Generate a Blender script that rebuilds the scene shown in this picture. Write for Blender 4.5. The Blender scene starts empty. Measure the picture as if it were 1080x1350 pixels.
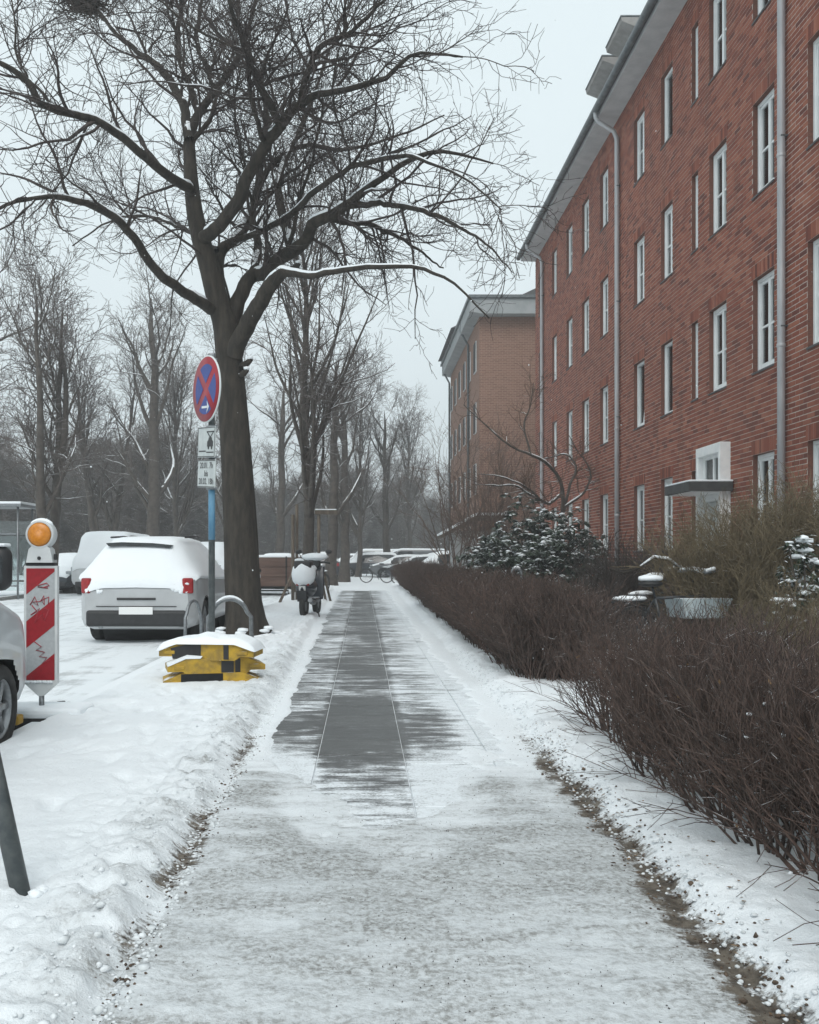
import bpy, bmesh, math, random
import numpy as np
from mathutils import Vector, Matrix
R = math.radians
rng = np.random.default_rng(11)
random.seed(7)
scene = bpy.context.scene
col = scene.collection

# ------------------------------------------------------------------ camera, sky, sun, exposure
cam_d = bpy.data.cameras.new('camera')
cam = bpy.data.objects.new('camera', cam_d); col.objects.link(cam)
cam.location = (0, 0, 1.25); cam.rotation_euler = (R(90), 0, 0)
cam_d.sensor_width = 36; cam_d.lens = 36*1250/1350
cam_d.shift_x = 62/1350; cam_d.shift_y = 60/1350
cam_d.clip_start = .05; cam_d.clip_end = 2000
scene.camera = cam

SUN_EL, SUN_AZ = R(48), R(205)
world = bpy.data.worlds.new('World'); scene.world = world; world.use_nodes = True
wt = world.node_tree; wt.nodes.clear()
w_out = wt.nodes.new('ShaderNodeOutputWorld'); w_bg = wt.nodes.new('ShaderNodeBackground')
sky = wt.nodes.new('ShaderNodeTexSky'); sky.sky_type = 'NISHITA'; sky.sun_disc = False
sky.sun_elevation = SUN_EL; sky.sun_rotation = SUN_AZ; sky.dust_density = 6; sky.air_density = 1.0
hs = wt.nodes.new('ShaderNodeHueSaturation'); hs.inputs['Saturation'].default_value = .12
mx = wt.nodes.new('ShaderNodeMix'); mx.data_type = 'RGBA'; mx.inputs[0].default_value = .86
mx.inputs[7].default_value = (7.0, 7.95, 8.3, 1)          # even overcast cloud deck
wt.links.new(sky.outputs[0], hs.inputs['Color']); wt.links.new(hs.outputs[0], mx.inputs[6])
wt.links.new(mx.outputs[2], w_bg.inputs[0]); w_bg.inputs[1].default_value = .1
wt.links.new(w_bg.outputs[0], w_out.inputs[0])
sun_d = bpy.data.lights.new('sun', 'SUN'); sun_d.energy = 1.15; sun_d.angle = R(35); sun_d.color = (1, .97, .93)
sun = bpy.data.objects.new('sun', sun_d); col.objects.link(sun)
sun.rotation_euler = (R(90)-SUN_EL, 0, R(180)-SUN_AZ+R(20)); sun.location = (0, 0, 40)
vs = scene.view_settings; vs.view_transform = 'Standard'; vs.look = 'None'; vs.exposure = 0.44; vs.gamma = 1; vs.use_curve_mapping = False
scene.render.engine = 'CYCLES'
scene.cycles.use_denoising = True
scene.cycles.max_bounces = 6; scene.cycles.diffuse_bounces = 3; scene.cycles.glossy_bounces = 3
scene.cycles.transparent_max_bounces = 12; scene.cycles.volume_bounces = 0

# ------------------------------------------------------------------ naming helpers
def tag(o, label=None, cat=None, group=None, kind=None):
    if label: o['label'] = label
    if cat: o['category'] = cat
    if group: o['group'] = group
    if kind: o['kind'] = kind
    return o
def thing(name, label, cat, loc=(0, 0, 0), rz=0, group=None):
    o = bpy.data.objects.new(name, None); col.objects.link(o); o.empty_display_size = .2
    o.location = loc; o.rotation_euler = (0, 0, rz)
    return tag(o, label, cat, group)
def link(name, me, parent=None, loc=None, rot=None, scale=None):
    o = bpy.data.objects.new(name, me); col.objects.link(o)
    if parent: o.parent = parent
    if loc is not None: o.location = loc
    if rot is not None: o.rotation_euler = rot
    if scale is not None: o.scale = scale
    return o
def copy_tree(o, parent=None):
    c = o.copy(); col.objects.link(c); c.parent = parent
    for ch in list(o.children): copy_tree(ch, c)
    return c

# ------------------------------------------------------------------ material helpers
class NT:
    def __init__(s, name):
        s.m = bpy.data.materials.new(name); s.m.use_nodes = True
        s.t = s.m.node_tree; s.b = s.t.nodes['Principled BSDF']; s.o = s.t.nodes['Material Output']
        s._pos = None
    def n(s, typ, **kw):
        x = s.t.nodes.new(typ)
        for k, v in kw.items(): setattr(x, k, v)
        return x
    def l(s, a, b): s.t.links.new(a, b)
    def put(s, sock, v):
        if isinstance(v, bpy.types.NodeSocket): s.l(v, sock)
        else: sock.default_value = v
    def math(s, op, a, b=0.0, c=0.0, clamp=False):
        x = s.n('ShaderNodeMath', operation=op, use_clamp=clamp)
        s.put(x.inputs[0], a); s.put(x.inputs[1], b); s.put(x.inputs[2], c)
        return x.outputs[0]
    def add(s, a, b): return s.math('ADD', a, b)
    def mul(s, a, b): return s.math('MULTIPLY', a, b)
    def sub(s, a, b): return s.math('SUBTRACT', a, b)
    def step(s, v, lo, hi, a=0.0, b=1.0):
        x = s.n('ShaderNodeMapRange', interpolation_type='SMOOTHSTEP')
        s.put(x.inputs[0], v); x.inputs[1].default_value = lo; x.inputs[2].default_value = hi
        x.inputs[3].default_value = a; x.inputs[4].default_value = b
        return x.outputs[0]
    def pos(s):
        if s._pos is None: s._pos = s.n('ShaderNodeNewGeometry')
        return s._pos.outputs['Position']
    def nrm(s):
        s.pos(); return s._pos.outputs['Normal']
    def xyz(s, v):
        x = s.n('ShaderNodeSeparateXYZ'); s.l(v, x.inputs[0]); return x.outputs
    def scaled(s, v, sc):
        x = s.n('ShaderNodeVectorMath', operation='MULTIPLY'); s.l(v, x.inputs[0]); x.inputs[1].default_value = sc
        return x.outputs[0]
    def noise(s, v, scale=1.0, detail=3.0, rough=.5):
        x = s.n('ShaderNodeTexNoise'); s.l(v, x.inputs['Vector'])
        x.inputs['Scale'].default_value = scale; x.inputs['Detail'].default_value = detail; x.inputs['Roughness'].default_value = rough
        return x.outputs[0]
    def mix(s, f, a, b):
        x = s.n('ShaderNodeMix', data_type='RGBA')
        s.put(x.inputs[0], f)
        for k, v in ((6, a), (7, b)):
            if isinstance(v, tuple): v = (*v[:3], 1)
            s.put(x.inputs[k], v)
        return x.outputs[2]
    def attr(s, name):
        x = s.n('ShaderNodeAttribute', attribute_name=name); return x.outputs['Fac']
    def objrand(s):
        return s.n('ShaderNodeObjectInfo').outputs['Random']
    def objcoord(s):
        return s.n('ShaderNodeTexCoord').outputs['Object']
    def bump(s, h, strength=.3, dist=.02):
        x = s.n('ShaderNodeBump'); x.inputs['Strength'].default_value = strength; x.inputs['Distance'].default_value = dist
        s.l(h, x.inputs['Height']); s.l(x.outputs[0], s.b.inputs['Normal'])
    def col(s, v):
        if isinstance(v, tuple): v = (*v[:3], 1)
        s.put(s.b.inputs['Base Color'], v)
    def set(s, rough=None, metal=None, spec=None, coat=None):
        if rough is not None: s.put(s.b.inputs['Roughness'], rough)
        if metal is not None: s.put(s.b.inputs['Metallic'], metal)
        if spec is not None: s.put(s.b.inputs['Specular IOR Level'], spec)
        if coat is not None: s.put(s.b.inputs['Coat Weight'], coat)

SNOW = (.80, .835, .86)
def snow_mask(t, lo=.45, hi=.7, patch=0.0, scale=6.0):
    z = t.xyz(t.nrm())[2]
    k = t.noise(t.pos(), scale, 3)
    v = t.add(z, t.mul(t.sub(k, .5), .9 + patch))
    return t.step(v, lo, hi)
def simple(name, c1, c2=None, scale=8.0, rough=.6, metal=0.0, bump=0.0, bdist=.01, snow=None, spec=.5, coat=0.0, local=False, stretch=(1, 1, 1)):
    t = NT(name)
    p = t.objcoord() if local else t.pos()
    if stretch != (1, 1, 1): p = t.scaled(p, stretch)
    nz = t.noise(p, scale, 5, .6)
    c = t.mix(t.step(nz, .3, .7), c1, c2 or c1)
    r = rough
    if snow:
        f = snow_mask(t, *snow)
        c = t.mix(f, c, SNOW); r = t.add(t.mul(f, .7-rough), rough)
    t.col(c); t.set(r, metal, spec, coat)
    if bump: t.bump(nz, bump, bdist)
    return t.m
def glass_mat(name, tint=(.9, .95, .95), dark=.06):
    t = NT(name); t.t.nodes.remove(t.b)
    tr = t.n('ShaderNodeBsdfTransparent'); tr.inputs[0].default_value = (*[c*(1-dark) for c in tint], 1)
    gl = t.n('ShaderNodeBsdfGlossy'); gl.inputs['Roughness'].default_value = .02
    fr = t.n('ShaderNodeFresnel'); fr.inputs[0].default_value = 1.85
    k = t.noise(t.pos(), .9, 2)
    ms = t.n('ShaderNodeMixShader'); t.l(fr.outputs[0], ms.inputs[0]); t.l(tr.outputs[0], ms.inputs[1]); t.l(gl.outputs[0], ms.inputs[2])
    t.l(ms.outputs[0], t.o.inputs[0]); return t.m

M = {}
def snow_material():
    t = NT('snow')
    p = t.pos(); n1 = t.noise(p, 3, 5, .6); n2 = t.noise(p, 70, 4, .7)
    t.col(t.mix(n1, (.80, .84, .87), (.87, .90, .92))); t.set(.65, spec=.3)
    t.bump(t.add(n2, t.mul(n1, 2.0)), .5, .012)
    t.b.inputs['Subsurface Weight'].default_value = 0
    return t.m
M['snow'] = snow_material()
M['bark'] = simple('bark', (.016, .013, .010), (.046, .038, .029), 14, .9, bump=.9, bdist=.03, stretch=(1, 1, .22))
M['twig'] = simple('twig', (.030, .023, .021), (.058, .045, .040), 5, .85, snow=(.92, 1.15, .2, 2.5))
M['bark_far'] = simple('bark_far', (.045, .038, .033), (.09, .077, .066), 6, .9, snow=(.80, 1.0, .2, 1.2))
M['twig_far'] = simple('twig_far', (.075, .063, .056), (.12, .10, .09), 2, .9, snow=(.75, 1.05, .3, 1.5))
def hedge_mat():
    t = NT('hedge_twig'); n = t.noise(t.pos(), 22, 5, .6); o_ = t.objrand()
    c = t.mix(t.step(n, .3, .7), (.036, .024, .020), (.135, .082, .064)); c = t.mix(t.mul(o_, .55), c, t.mix(t.step(n, .3, .7), (.028, .023, .021), (.085, .066, .056)))
    f = snow_mask(t, .86, 1.08, .1, 14); t.col(t.mix(f, c, SNOW)); t.set(.8); return t.m
M['hedge'] = hedge_mat()
M['hedge_old'] = simple('hedge_twig', (.040, .025, .021), (.130, .079, .063), 22, .8, snow=(.86, 1.08, .1, 14))
M['olive'] = simple('olive_twig', (.085, .066, .038), (.20, .155, .092), 7, .8, snow=(.9, 1.1, .1, 7))
M['redtwig'] = simple('red_twig', (.06, .035, .025), (.14, .085, .055), 5, .85, snow=(.9, 1.1, .2, 3))
M['shrub'] = simple('shrub_twig', (.03, .024, .022), (.07, .055, .048), 5, .85, snow=(.85, 1.05, .2, 5))
M['leaf'] = simple('evergreen_leaf', (.008, .018, .010), (.028, .045, .022), 6, .45, snow=(.85, 1.1, .2, 5), spec=.5)
M['steel'] = simple('galvanised_steel', (.15, .16, .17), (.26, .275, .285), 25, .45, metal=.7, bump=.05)
M['post'] = simple('painted_post', (.055, .065, .068), (.095, .105, .105), 20, .5, metal=.25, bump=.1)
M['black'] = simple('black_plastic', (.012, .012, .013), (.022, .022, .024), 12, .5)
M['rubber'] = simple('rubber', (.013, .013, .013), (.035, .034, .033), 9, .85, bump=.1)
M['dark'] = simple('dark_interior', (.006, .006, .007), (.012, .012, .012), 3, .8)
M['white_paint'] = simple('white_paint', (.70, .72, .72), (.80, .81, .80), 6, .4)
M['glass'] = glass_mat('window_glass')
M['wood'] = simple('weathered_wood', (.07, .055, .042), (.15, .12, .09), 10, .85, bump=.3, stretch=(1, 1, .15))

# ------------------------------------------------------------------ mesh helpers
def mesh_np(name, verts, quads, mat, smooth=True, attrs=None):
    me = bpy.data.meshes.new(name)
    verts = np.asarray(verts, np.float32); quads = np.asarray(quads, np.int32)
    k = quads.shape[1]
    me.vertices.add(len(verts)); me.vertices.foreach_set('co', verts.ravel())
    me.loops.add(quads.size); me.loops.foreach_set('vertex_index', quads.ravel())
    me.polygons.add(len(quads))
    me.polygons.foreach_set('loop_start', np.arange(0, quads.size, k, dtype=np.int32))
    me.polygons.foreach_set('loop_total', np.full(len(quads), k, np.int32))
    me.polygons.foreach_set('use_smooth', np.full(len(quads), smooth))
    me.update(calc_edges=True); me.validate()
    if mat: me.materials.append(mat)
    for nm, v in (attrs or {}).items():
        a = me.attributes.new(nm, 'FLOAT', 'POINT'); a.data.foreach_set('value', np.asarray(v, np.float32).ravel())
    return me
def merge(parts):
    vs, qs, o = [], [], 0
    for v, q in parts:
        vs.append(v); qs.append(q+o); o += len(v)
    return np.concatenate(vs), np.concatenate(qs)

class MB:
    """collects shapes for ONE mesh object"""
    def __init__(s): s.bm = bmesh.new()
    def box(s, c, size, rot=None, bevel=0.0, seg=2):
        m = Matrix.Translation(Vector(c)) @ (rot.to_4x4() if rot else Matrix.Identity(4)) @ Matrix.Diagonal((*size, 1))
        r = bmesh.ops.create_cube(s.bm, size=1, matrix=m)
        if bevel:
            es = list({e for v in r['verts'] for e in v.link_edges})
            bmesh.ops.bevel(s.bm, geom=es, offset=bevel, segments=seg, affect='EDGES', profile=.5)
        return s
    def tube(s, pts, r, sides=10, cap=True):
        pts = [Vector(p) for p in pts]; n = len(pts)
        rs = r if hasattr(r, '__len__') else [r]*n
        t0 = (pts[1]-pts[0]).normalized()
        u = t0.orthogonal().normalized(); rings = []
        for i, p in enumerate(pts):
            t = (pts[min(i+1, n-1)]-pts[max(i-1, 0)]).normalized()
            u = (u - t*u.dot(t)).normalized(); v = t.cross(u)
            rings.append([s.bm.verts.new(p+(u*math.cos(a)+v*math.sin(a))*rs[i]) for a in [2*math.pi*k/sides for k in range(sides)]])
        for a, b in zip(rings, rings[1:]):
            for k in range(sides):
                f = s.bm.faces.new((a[k], a[(k+1) % sides], b[(k+1) % sides], b[k])); f.smooth = True
        if cap:
            s.bm.faces.new(rings[0][::-1]); s.bm.faces.new(rings[-1])
        return s
    def lathe(s, prof, axis='Z', c=(0, 0, 0), seg=24, close=False):
        rings = []
        for (r, h) in prof:
            ring = []
            for k in range(seg):
                a = 2*math.pi*k/seg; x, y = r*math.cos(a), r*math.sin(a)
                p = {'Z': (x, y, h), 'Y': (x, h, y), 'X': (h, x, y)}[axis]
                ring.append(s.bm.verts.new(Vector(p)+Vector(c)))
            rings.append(ring)
        pairs = list(zip(rings, rings[1:])) + ([(rings[-1], rings[0])] if close else [])
        for a, b in pairs:
            for k in range(seg):
                f = s.bm.faces.new((a[k], a[(k+1) % seg], b[(k+1) % seg], b[k])); f.smooth = True
        if not close:
            for rg in (rings[0], rings[-1]):
                try: s.bm.faces.new(rg)
                except ValueError: pass
        return s
    def ball(s, c, size, rot=None, sub=2, jit=0.0):
        m = Matrix.Translation(Vector(c)) @ (rot.to_4x4() if rot else Matrix.Identity(4)) @ Matrix.Diagonal((*size, 1))
        r = bmesh.ops.create_icosphere(s.bm, subdivisions=sub, radius=1, matrix=m)
        for v in r['verts']:
            if jit: v.co += Vector((random.uniform(-1, 1), random.uniform(-1, 1), random.uniform(-1, 1)))*jit
            for f in v.link_faces: f.smooth = True
        return s
    def prism(s, poly, axis, a, b):
        """poly of 2D points extruded along axis from a to b (X: poly is (y,z), Y: (x,z), Z: (x,y))"""
        f = {'X': lambda p, h: (h, p[0], p[1]), 'Y': lambda p, h: (p[0], h, p[1]), 'Z': lambda p, h: (p[0], p[1], h)}[axis]
        A = [s.bm.verts.new(f(p, a)) for p in poly]; B = [s.bm.verts.new(f(p, b)) for p in poly]
        n = len(poly); s.bm.faces.new(A); s.bm.faces.new(B[::-1])
        for k in range(n): s.bm.faces.new((A[k], B[k], B[(k+1) % n], A[(k+1) % n]))
        return s
    def face(s, pts):
        s.bm.faces.new([s.bm.verts.new(p) for p in pts]); return s
    def move(s, m):
        bmesh.ops.transform(s.bm, matrix=m, verts=s.bm.verts); return s
    def mesh(s, name, mat, smooth=False):
        bmesh.ops.recalc_face_normals(s.bm, faces=s.bm.faces)
        me = bpy.data.meshes.new(name); s.bm.to_mesh(me); s.bm.free()
        if smooth:
            for p in me.polygons: p.use_smooth = True
        me.materials.append(mat); return me
    def build(s, name, mat, parent=None, smooth=False, loc=None, rot=None):
        return link(name, s.mesh(name, mat, smooth), parent, loc, rot)

def arc(c, r, a0, a1, n, plane='XZ'):
    out = []
    for k in range(n+1):
        a = R(a0+(a1-a0)*k/n); x, z = r*math.cos(a), r*math.sin(a)
        out.append((c[0]+x, c[1], c[2]+z) if plane == 'XZ' else (c[0], c[1]+x, c[2]+z))
    return out

# value noise (numpy) for height fields
_G = rng.random((256, 256))
def vnoise(x, y, seed=0):
    x = np.asarray(x)+seed*17.3+1000; y = np.asarray(y)+seed*7.7+1000
    xi = np.floor(x).astype(int); yi = np.floor(y).astype(int); fx = x-xi; fy = y-yi
    fx = fx*fx*(3-2*fx); fy = fy*fy*(3-2*fy)
    g = lambda a, b: _G[a & 255, b & 255]
    return (g(xi, yi)*(1-fx)+g(xi+1, yi)*fx)*(1-fy)+(g(xi, yi+1)*(1-fx)+g(xi+1, yi+1)*fx)*fy
def fbm(x, y, oct=4, seed=0):
    a, s, tot = .5, 0, 0
    for o in range(oct):
        s = s+a*vnoise(x*2**o, y*2**o, seed+o*3); tot += a; a *= .5
    return s/tot
def sstep(v, lo, hi):
    t = np.clip((v-lo)/(hi-lo), 0, 1); return t*t*(3-2*t)

# ------------------------------------------------------------------ plants: branch growing in numpy
def unit(v): return v/np.maximum(np.linalg.norm(v, axis=-1, keepdims=True), 1e-9)
def resample(P, K):
    """Catmull-Rom through control points -> K points"""
    P = np.asarray(P, float); n = len(P)
    E = np.vstack([2*P[0]-P[1], P, 2*P[-1]-P[-2]])
    t = np.linspace(0, n-1-1e-6, K); i = t.astype(int); f = (t-i)[:, None]
    p0, p1, p2, p3 = E[i], E[i+1], E[i+2], E[i+3]
    return .5*(2*p1+(p2-p0)*f+(2*p0-5*p1+4*p2-p3)*f**2+(3*p1-p0-3*p2+p3)*f**3)
def grow(g, P, Rd, n, K, length, ang, up=0.0, wig=.15, t0=.2, t1=1.0, r=(.6, .02, .004), lenfall=.5, out=None, grav=0.0):
    """children of branches P (N,Kp,3): n per branch; returns (n*N, K, 3) and radii"""
    N, Kp = P.shape[:2]
    idx = np.repeat(np.arange(N), n)
    t = g.uniform(t0, t1, len(idx)); f = t*(Kp-1); i = np.minimum(f.astype(int), Kp-2); fr = (f-i)[:, None]
    a, b = P[idx, i], P[idx, i+1]
    start = a+(b-a)*fr; tan = unit(b-a)
    rp = Rd[idx, i]*(1-fr[:, 0])+Rd[idx, i+1]*fr[:, 0]
    rv = g.normal(size=(len(idx), 3)); perp = unit(rv-(rv*tan).sum(-1, keepdims=True)*tan)
    an = np.radians(g.uniform(ang[0], ang[1], len(idx)))[:, None]
    d = unit(tan*np.cos(an)+perp*np.sin(an)+np.array([0, 0, up]))
    L = g.uniform(length[0], length[1], len(idx))*(1-lenfall*t)
    seg = (L/(K-1))[:, None]
    Q = np.empty((len(idx), K, 3)); Q[:, 0] = start; cur = d
    for k in range(1, K):
        cur = unit(cur+g.normal(size=cur.shape)*wig+np.array([0, 0, up*.25-grav]))
        Q[:, k] = Q[:, k-1]+cur*seg
    r0 = np.minimum(rp*r[0], r[1])*g.uniform(.75, 1.0, len(idx)); r0 = np.maximum(r0, r[2]*1.15)
    q = np.linspace(0, 1, K)[None]
    Rr = r0[:, None]*(1-q)+r[2]*q
    return Q, Rr
def tubes(P, Rd, sides=3):
    N, K = P.shape[:2]
    T = np.gradient(P, axis=1); T = unit(T)
    m = unit(P[:, -1]-P[:, 0]); ref = np.where(np.abs(m[:, 2:3]) < .8, np.array([[0, 0, 1.]]), np.array([[1., 0, 0]]))
    U = unit(np.cross(T, ref[:, None, :])); V = np.cross(T, U)
    a = np.arange(sides)*2*np.pi/sides
    ring = U[:, :, None, :]*np.cos(a)[None, None, :, None]+V[:, :, None, :]*np.sin(a)[None, None, :, None]
    verts = (P[:, :, None, :]+ring*Rd[:, :, None, None]).reshape(-1, 3)
    base = (np.arange(N)*K*sides)[:, None, None]+(np.arange(K-1)*sides)[None, :, None]
    s = np.arange(sides)[None, None, :]; s2 = (s+1) % sides
    q = np.stack([base+s, base+s2, base+sides+s2, base+sides+s], -1).reshape(-1, 4)
    return verts, q
def snow_on(g, P, Rd, rmin=.012, keep=.75, thick=.55, sides=6, maxslope=.78):
    """snow lying along the upper side of branches: returns tube parts"""
    out = []
    for p, r in zip(P, Rd):
        T = unit(np.gradient(p, axis=0)); ok = (np.abs(T[:, 2]) < maxslope) & (r > rmin)
        nz = vnoise(np.arange(len(p))*.37, np.full(len(p), g.random()*50)); ok &= nz < keep
        i = 0
        while i < len(p):
            if ok[i]:
                j = i
                while j+1 < len(p) and ok[j+1]: j += 1
                if j-i >= 2:
                    q = p[i:j+1].copy(); rr = r[i:j+1].copy()
                    w = np.sin(np.linspace(.25, np.pi-.25, len(q)))
                    h = np.minimum(rr*thick+.006, .05)*(.75+.5*vnoise(np.arange(len(q))*.8, np.full(len(q), g.random()*50)))
                    q[:, 2] += rr*.55+h*.35*w
                    out.append(tubes(q[None], (np.minimum(rr*.72, .02+rr*.5)*np.clip(w*1.3, .15, 1))[None], sides))
                i = j+1
            else: i += 1
    return out

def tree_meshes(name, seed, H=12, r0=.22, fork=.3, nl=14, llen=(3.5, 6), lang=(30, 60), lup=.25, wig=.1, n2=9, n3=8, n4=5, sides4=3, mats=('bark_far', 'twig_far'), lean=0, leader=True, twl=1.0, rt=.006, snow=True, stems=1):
    g = np.random.default_rng(seed)
    tr = []
    Ps, Rs = [], []
    for s in range(stems):
        K = 14; z = np.linspace(-.15, H, K)
        a = g.uniform(0, 6.28); sp = 0 if stems == 1 else .16
        x = np.cumsum(g.normal(0, .05*H/12, K))+sp*z*np.cos(a+s*6.28/stems)+lean*z
        y = np.cumsum(g.normal(0, .05*H/12, K))+sp*z*np.sin(a+s*6.28/stems)
        x -= x[0]; y -= y[0]
        q = np.clip(z/H, 0, 1); rr = r0*(1-q)**(.75 if leader else .55)/(1 if stems == 1 else 1.5)+.012
        rr[0] *= 1.5; rr[1] *= 1.0
        Ps.append(np.stack([x, y, z], 1)); Rs.append(rr)
    P0 = np.array([resample(p, 24) for p in Ps]); R0 = np.array([np.interp(np.linspace(0, 1, 24), np.linspace(0, 1, 14), r) for r in Rs])
    P1, R1 = grow(g, P0, R0, nl, 12, llen, lang, lup, wig, fork, .97, (.6, r0*.5, .012), .55)
    P2, R2 = grow(g, P1, R1, n2, 7, (1.0*twl, 2.2*twl), (25, 60), .12, .16, .15, 1, (.6, .03, .007), .35)
    P3, R3 = grow(g, P2, R2, n3, 5, (.45*twl, 1.1*twl), (25, 65), .08, .2, .1, 1, (.65, .012, rt), .3)
    v0 = [tubes(P0, R0, 10), tubes(P1, R1, 6)]
    v1 = [tubes(P2, R2, 4), tubes(P3, R3, 3)]
    if n4:
        P4, R4 = grow(g, P3, R3, n4, 3, (.2*twl, .5*twl), (25, 65), .05, .2, .1, 1, (.8, .008, rt*.8), .2)
        v1.append(tubes(P4, R4, 3))
    out = [('trunk', mesh_np(name+'_trunk', *merge(v0), M[mats[0]])), ('crown', mesh_np(name+'_crown', *merge(v1), M[mats[1]]))]
    if snow:
        sn = snow_on(g, P1, R1, .016, .8, .9, 6, .9)+snow_on(g, P2[::2], R2[::2], .010, .65, 1.0, 5, .85)
        if sn: out.append(('snow', mesh_np(name+'_snow', *merge(sn), M['snow'])))
    return out
def place_tree(meshes, name, label, loc, rz=0, s=1.0, cat='tree', group=None, parent=None):
    if parent is None: t = thing(name, label, cat, loc, rz, group)
    else:
        t = bpy.data.objects.new(name, None); col.objects.link(t); t.parent = parent; t.location = loc; t.rotation_euler = (0, 0, rz)
    t.scale = (s, s, s) if not hasattr(s, '__len__') else s
    for nm, me in meshes:
        q_ = link(nm, me, t)
        if nm == 'snow': q_['kind'] = 'stuff'
    return t

# ================================================================== GROUND
KERB_X = -2.42
def path_left(y): return -.70-.011*(np.asarray(y)-3)
def path_right(y): return 1.08+.004*np.asarray(y)

def snow_ground_material():
    t = NT('trodden_snow')
    p = t.pos(); x, y, z = t.xyz(p)
    n1 = t.noise(p, 2.2, 5, .6); n2 = t.noise(p, 55, 5, .75); n3 = t.noise(t.scaled(p, (9, 40, 9)), 1, 4, .6)
    n4 = t.noise(p, 14, 6, .7)
    c = t.mix(n1, (.80, .84, .87), (.88, .91, .93))
    film = t.attr('film'); mud = t.attr('mud')
    n5 = t.noise(t.scaled(p, (2.4, 5.5, 2)), 1, 5, .62); n6 = t.noise(t.scaled(p, (14, 30, 14)), 1, 4, .65)
    gv_ = t.add(t.mul(t.sub(n5, .5), 1.9), t.add(t.mul(t.sub(n6, .5), .9), t.mul(t.sub(n4, .5), .6)))
    grime = t.step(t.add(t.mul(film, .85), t.mul(gv_, t.math('MINIMUM', t.mul(film, 2.2), 1.0))), .10, 1.05)
    n7 = t.noise(p, 38, 5, .75)
    c = t.mix(t.mul(film, .62), c, (.50, .53, .545))
    grain = t.add(.22, t.mul(t.step(t.add(t.mul(n7, .65), t.mul(n2, .35)), .42, .60), .78))
    c = t.mix(t.mul(t.mul(grime, grain), .92), c, (.20, .195, .18))
    sp = t.mul(t.step(t.noise(p, 75, 2, .5), .68, .74), t.step(n5, .45, .6))
    c = t.mix(t.mul(t.mul(sp, film), .7), c, (.10, .09, .08))
    mudc = t.mix(t.step(n4, .35, .65), (.06, .048, .038), (.17, .145, .115))
    mf = t.step(t.add(mud, t.add(t.mul(t.sub(n2, .5), 1.1), t.mul(t.sub(n3, .5), .9))), .36, .80)
    c = t.mix(mf, c, mudc)
    t.col(c); t.set(.62, spec=.3)
    t.bump(t.add(t.add(t.mul(n2, 1.3), t.mul(n4, 2.0)), t.mul(n7, 1.2)), .55, .014)
    return t.m
M['snow_ground'] = snow_ground_material()

ys = [1.2]
while ys[-1] < 43: ys.append(ys[-1]+max(.012, ys[-1]*.0056))
ys = np.concatenate([np.arange(-4, 1.2, .12), np.array(ys)])
xs = np.concatenate([np.arange(-2.40, 1.7, .02), np.linspace(1.72, 6.69, 46)])
XX, YY = np.meshgrid(xs, ys)
xl, xr = path_left(YY)+.10*(fbm(YY*1.1, YY*0+3, 3, 5)-.5)+.05*(fbm(YY*9, XX*9, 2, 2)-.5), path_right(YY)+.14*(fbm(YY*.9, YY*0+9, 3, 8)-.5)+.06*(fbm(YY*8, XX*8, 2, 6)-.5)
dl, dr = xl-XX, XX-xr
rough = fbm(XX*11, YY*11, 4, 1); lump = fbm(XX*3, YY*3, 4, 4); big = fbm(XX*.7, YY*.7, 3, 9)
h_left = .016+.035*big+.032*lump+.014*rough
for k in range(150):                                            # footprints in the verge
    fx, fy, fa = random.uniform(-2.2, -.95), random.uniform(1.6, 14), random.uniform(-.5, .5)
    u = (XX-fx)*math.cos(fa)+(YY-fy)*math.sin(fa); v = -(XX-fx)*math.sin(fa)+(YY-fy)*math.cos(fa)
    h_left -= .022*np.exp(-(u/.05)**4-(v/.13)**4)
bank = np.exp(-((dl-.20)/.17)**2)
h_left += bank*(.0+.065*np.clip(rough-.34, 0, 1)+.018*lump)+np.exp(-((dl-.3)/.3)**2)*.05*(fbm(XX*24, YY*24, 2, 17)-.5)
h_left *= sstep(dl, -.02, .16)
h_right = .030+.04*big+.03*lump+.01*rough+np.exp(-((dr-.28)/.16)**2)*(.01+.055*np.clip(rough-.35, 0, 1))
h_right *= sstep(dr, -.02, .18)
fineh = fbm(XX*26, YY*26, 2, 16); h_path = .006+.016*rough+.012*lump+.007*fineh+.02*np.clip(fbm(XX*5, YY*5, 3, 18)-.58, 0, 1)
y_bare = 4.45+1.4*sstep(np.abs(XX-.02), .22, .75)+2.4*(fbm(XX*1.7, YY*1.1, 4, 12)-.5)+.5*(fbm(XX*9, YY*9, 3, 15)-.5)
x_b0 = xl+.12+.1*(fbm(YY*2, YY*0, 2, 21)-.5); x_b1 = .86+.28*(fbm(YY*1.1, XX*.0, 3, 31)-.5)+.15*(fbm(XX*3, YY*9, 3, 14)-.5)
bare = sstep(YY-y_bare, 0, .25)*sstep(XX-x_b0, 0, .06)*(1-sstep(XX-x_b1, 0, .08))*(1-sstep(YY, 34.5, 36.5))
nearb = sstep(YY-y_bare, -1.2, 0); h_path = h_path*(1-.75*nearb)*(1-bare)-.012*bare-.02*(bare > .97)
on_path = (dl < 0) & (dr < 0)
Hh = np.where(dl >= 0, h_left, np.where(dr >= 0, h_right, h_path))
edge = (.035+.05*big)*sstep(YY, 36, 38)
Hh = np.where(YY > 36, np.maximum(Hh, edge), Hh)
Hh = np.where(XX < -2.30, Hh*sstep(XX, -2.44, -2.30)+.0, Hh)   # rounded over the kerb
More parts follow.
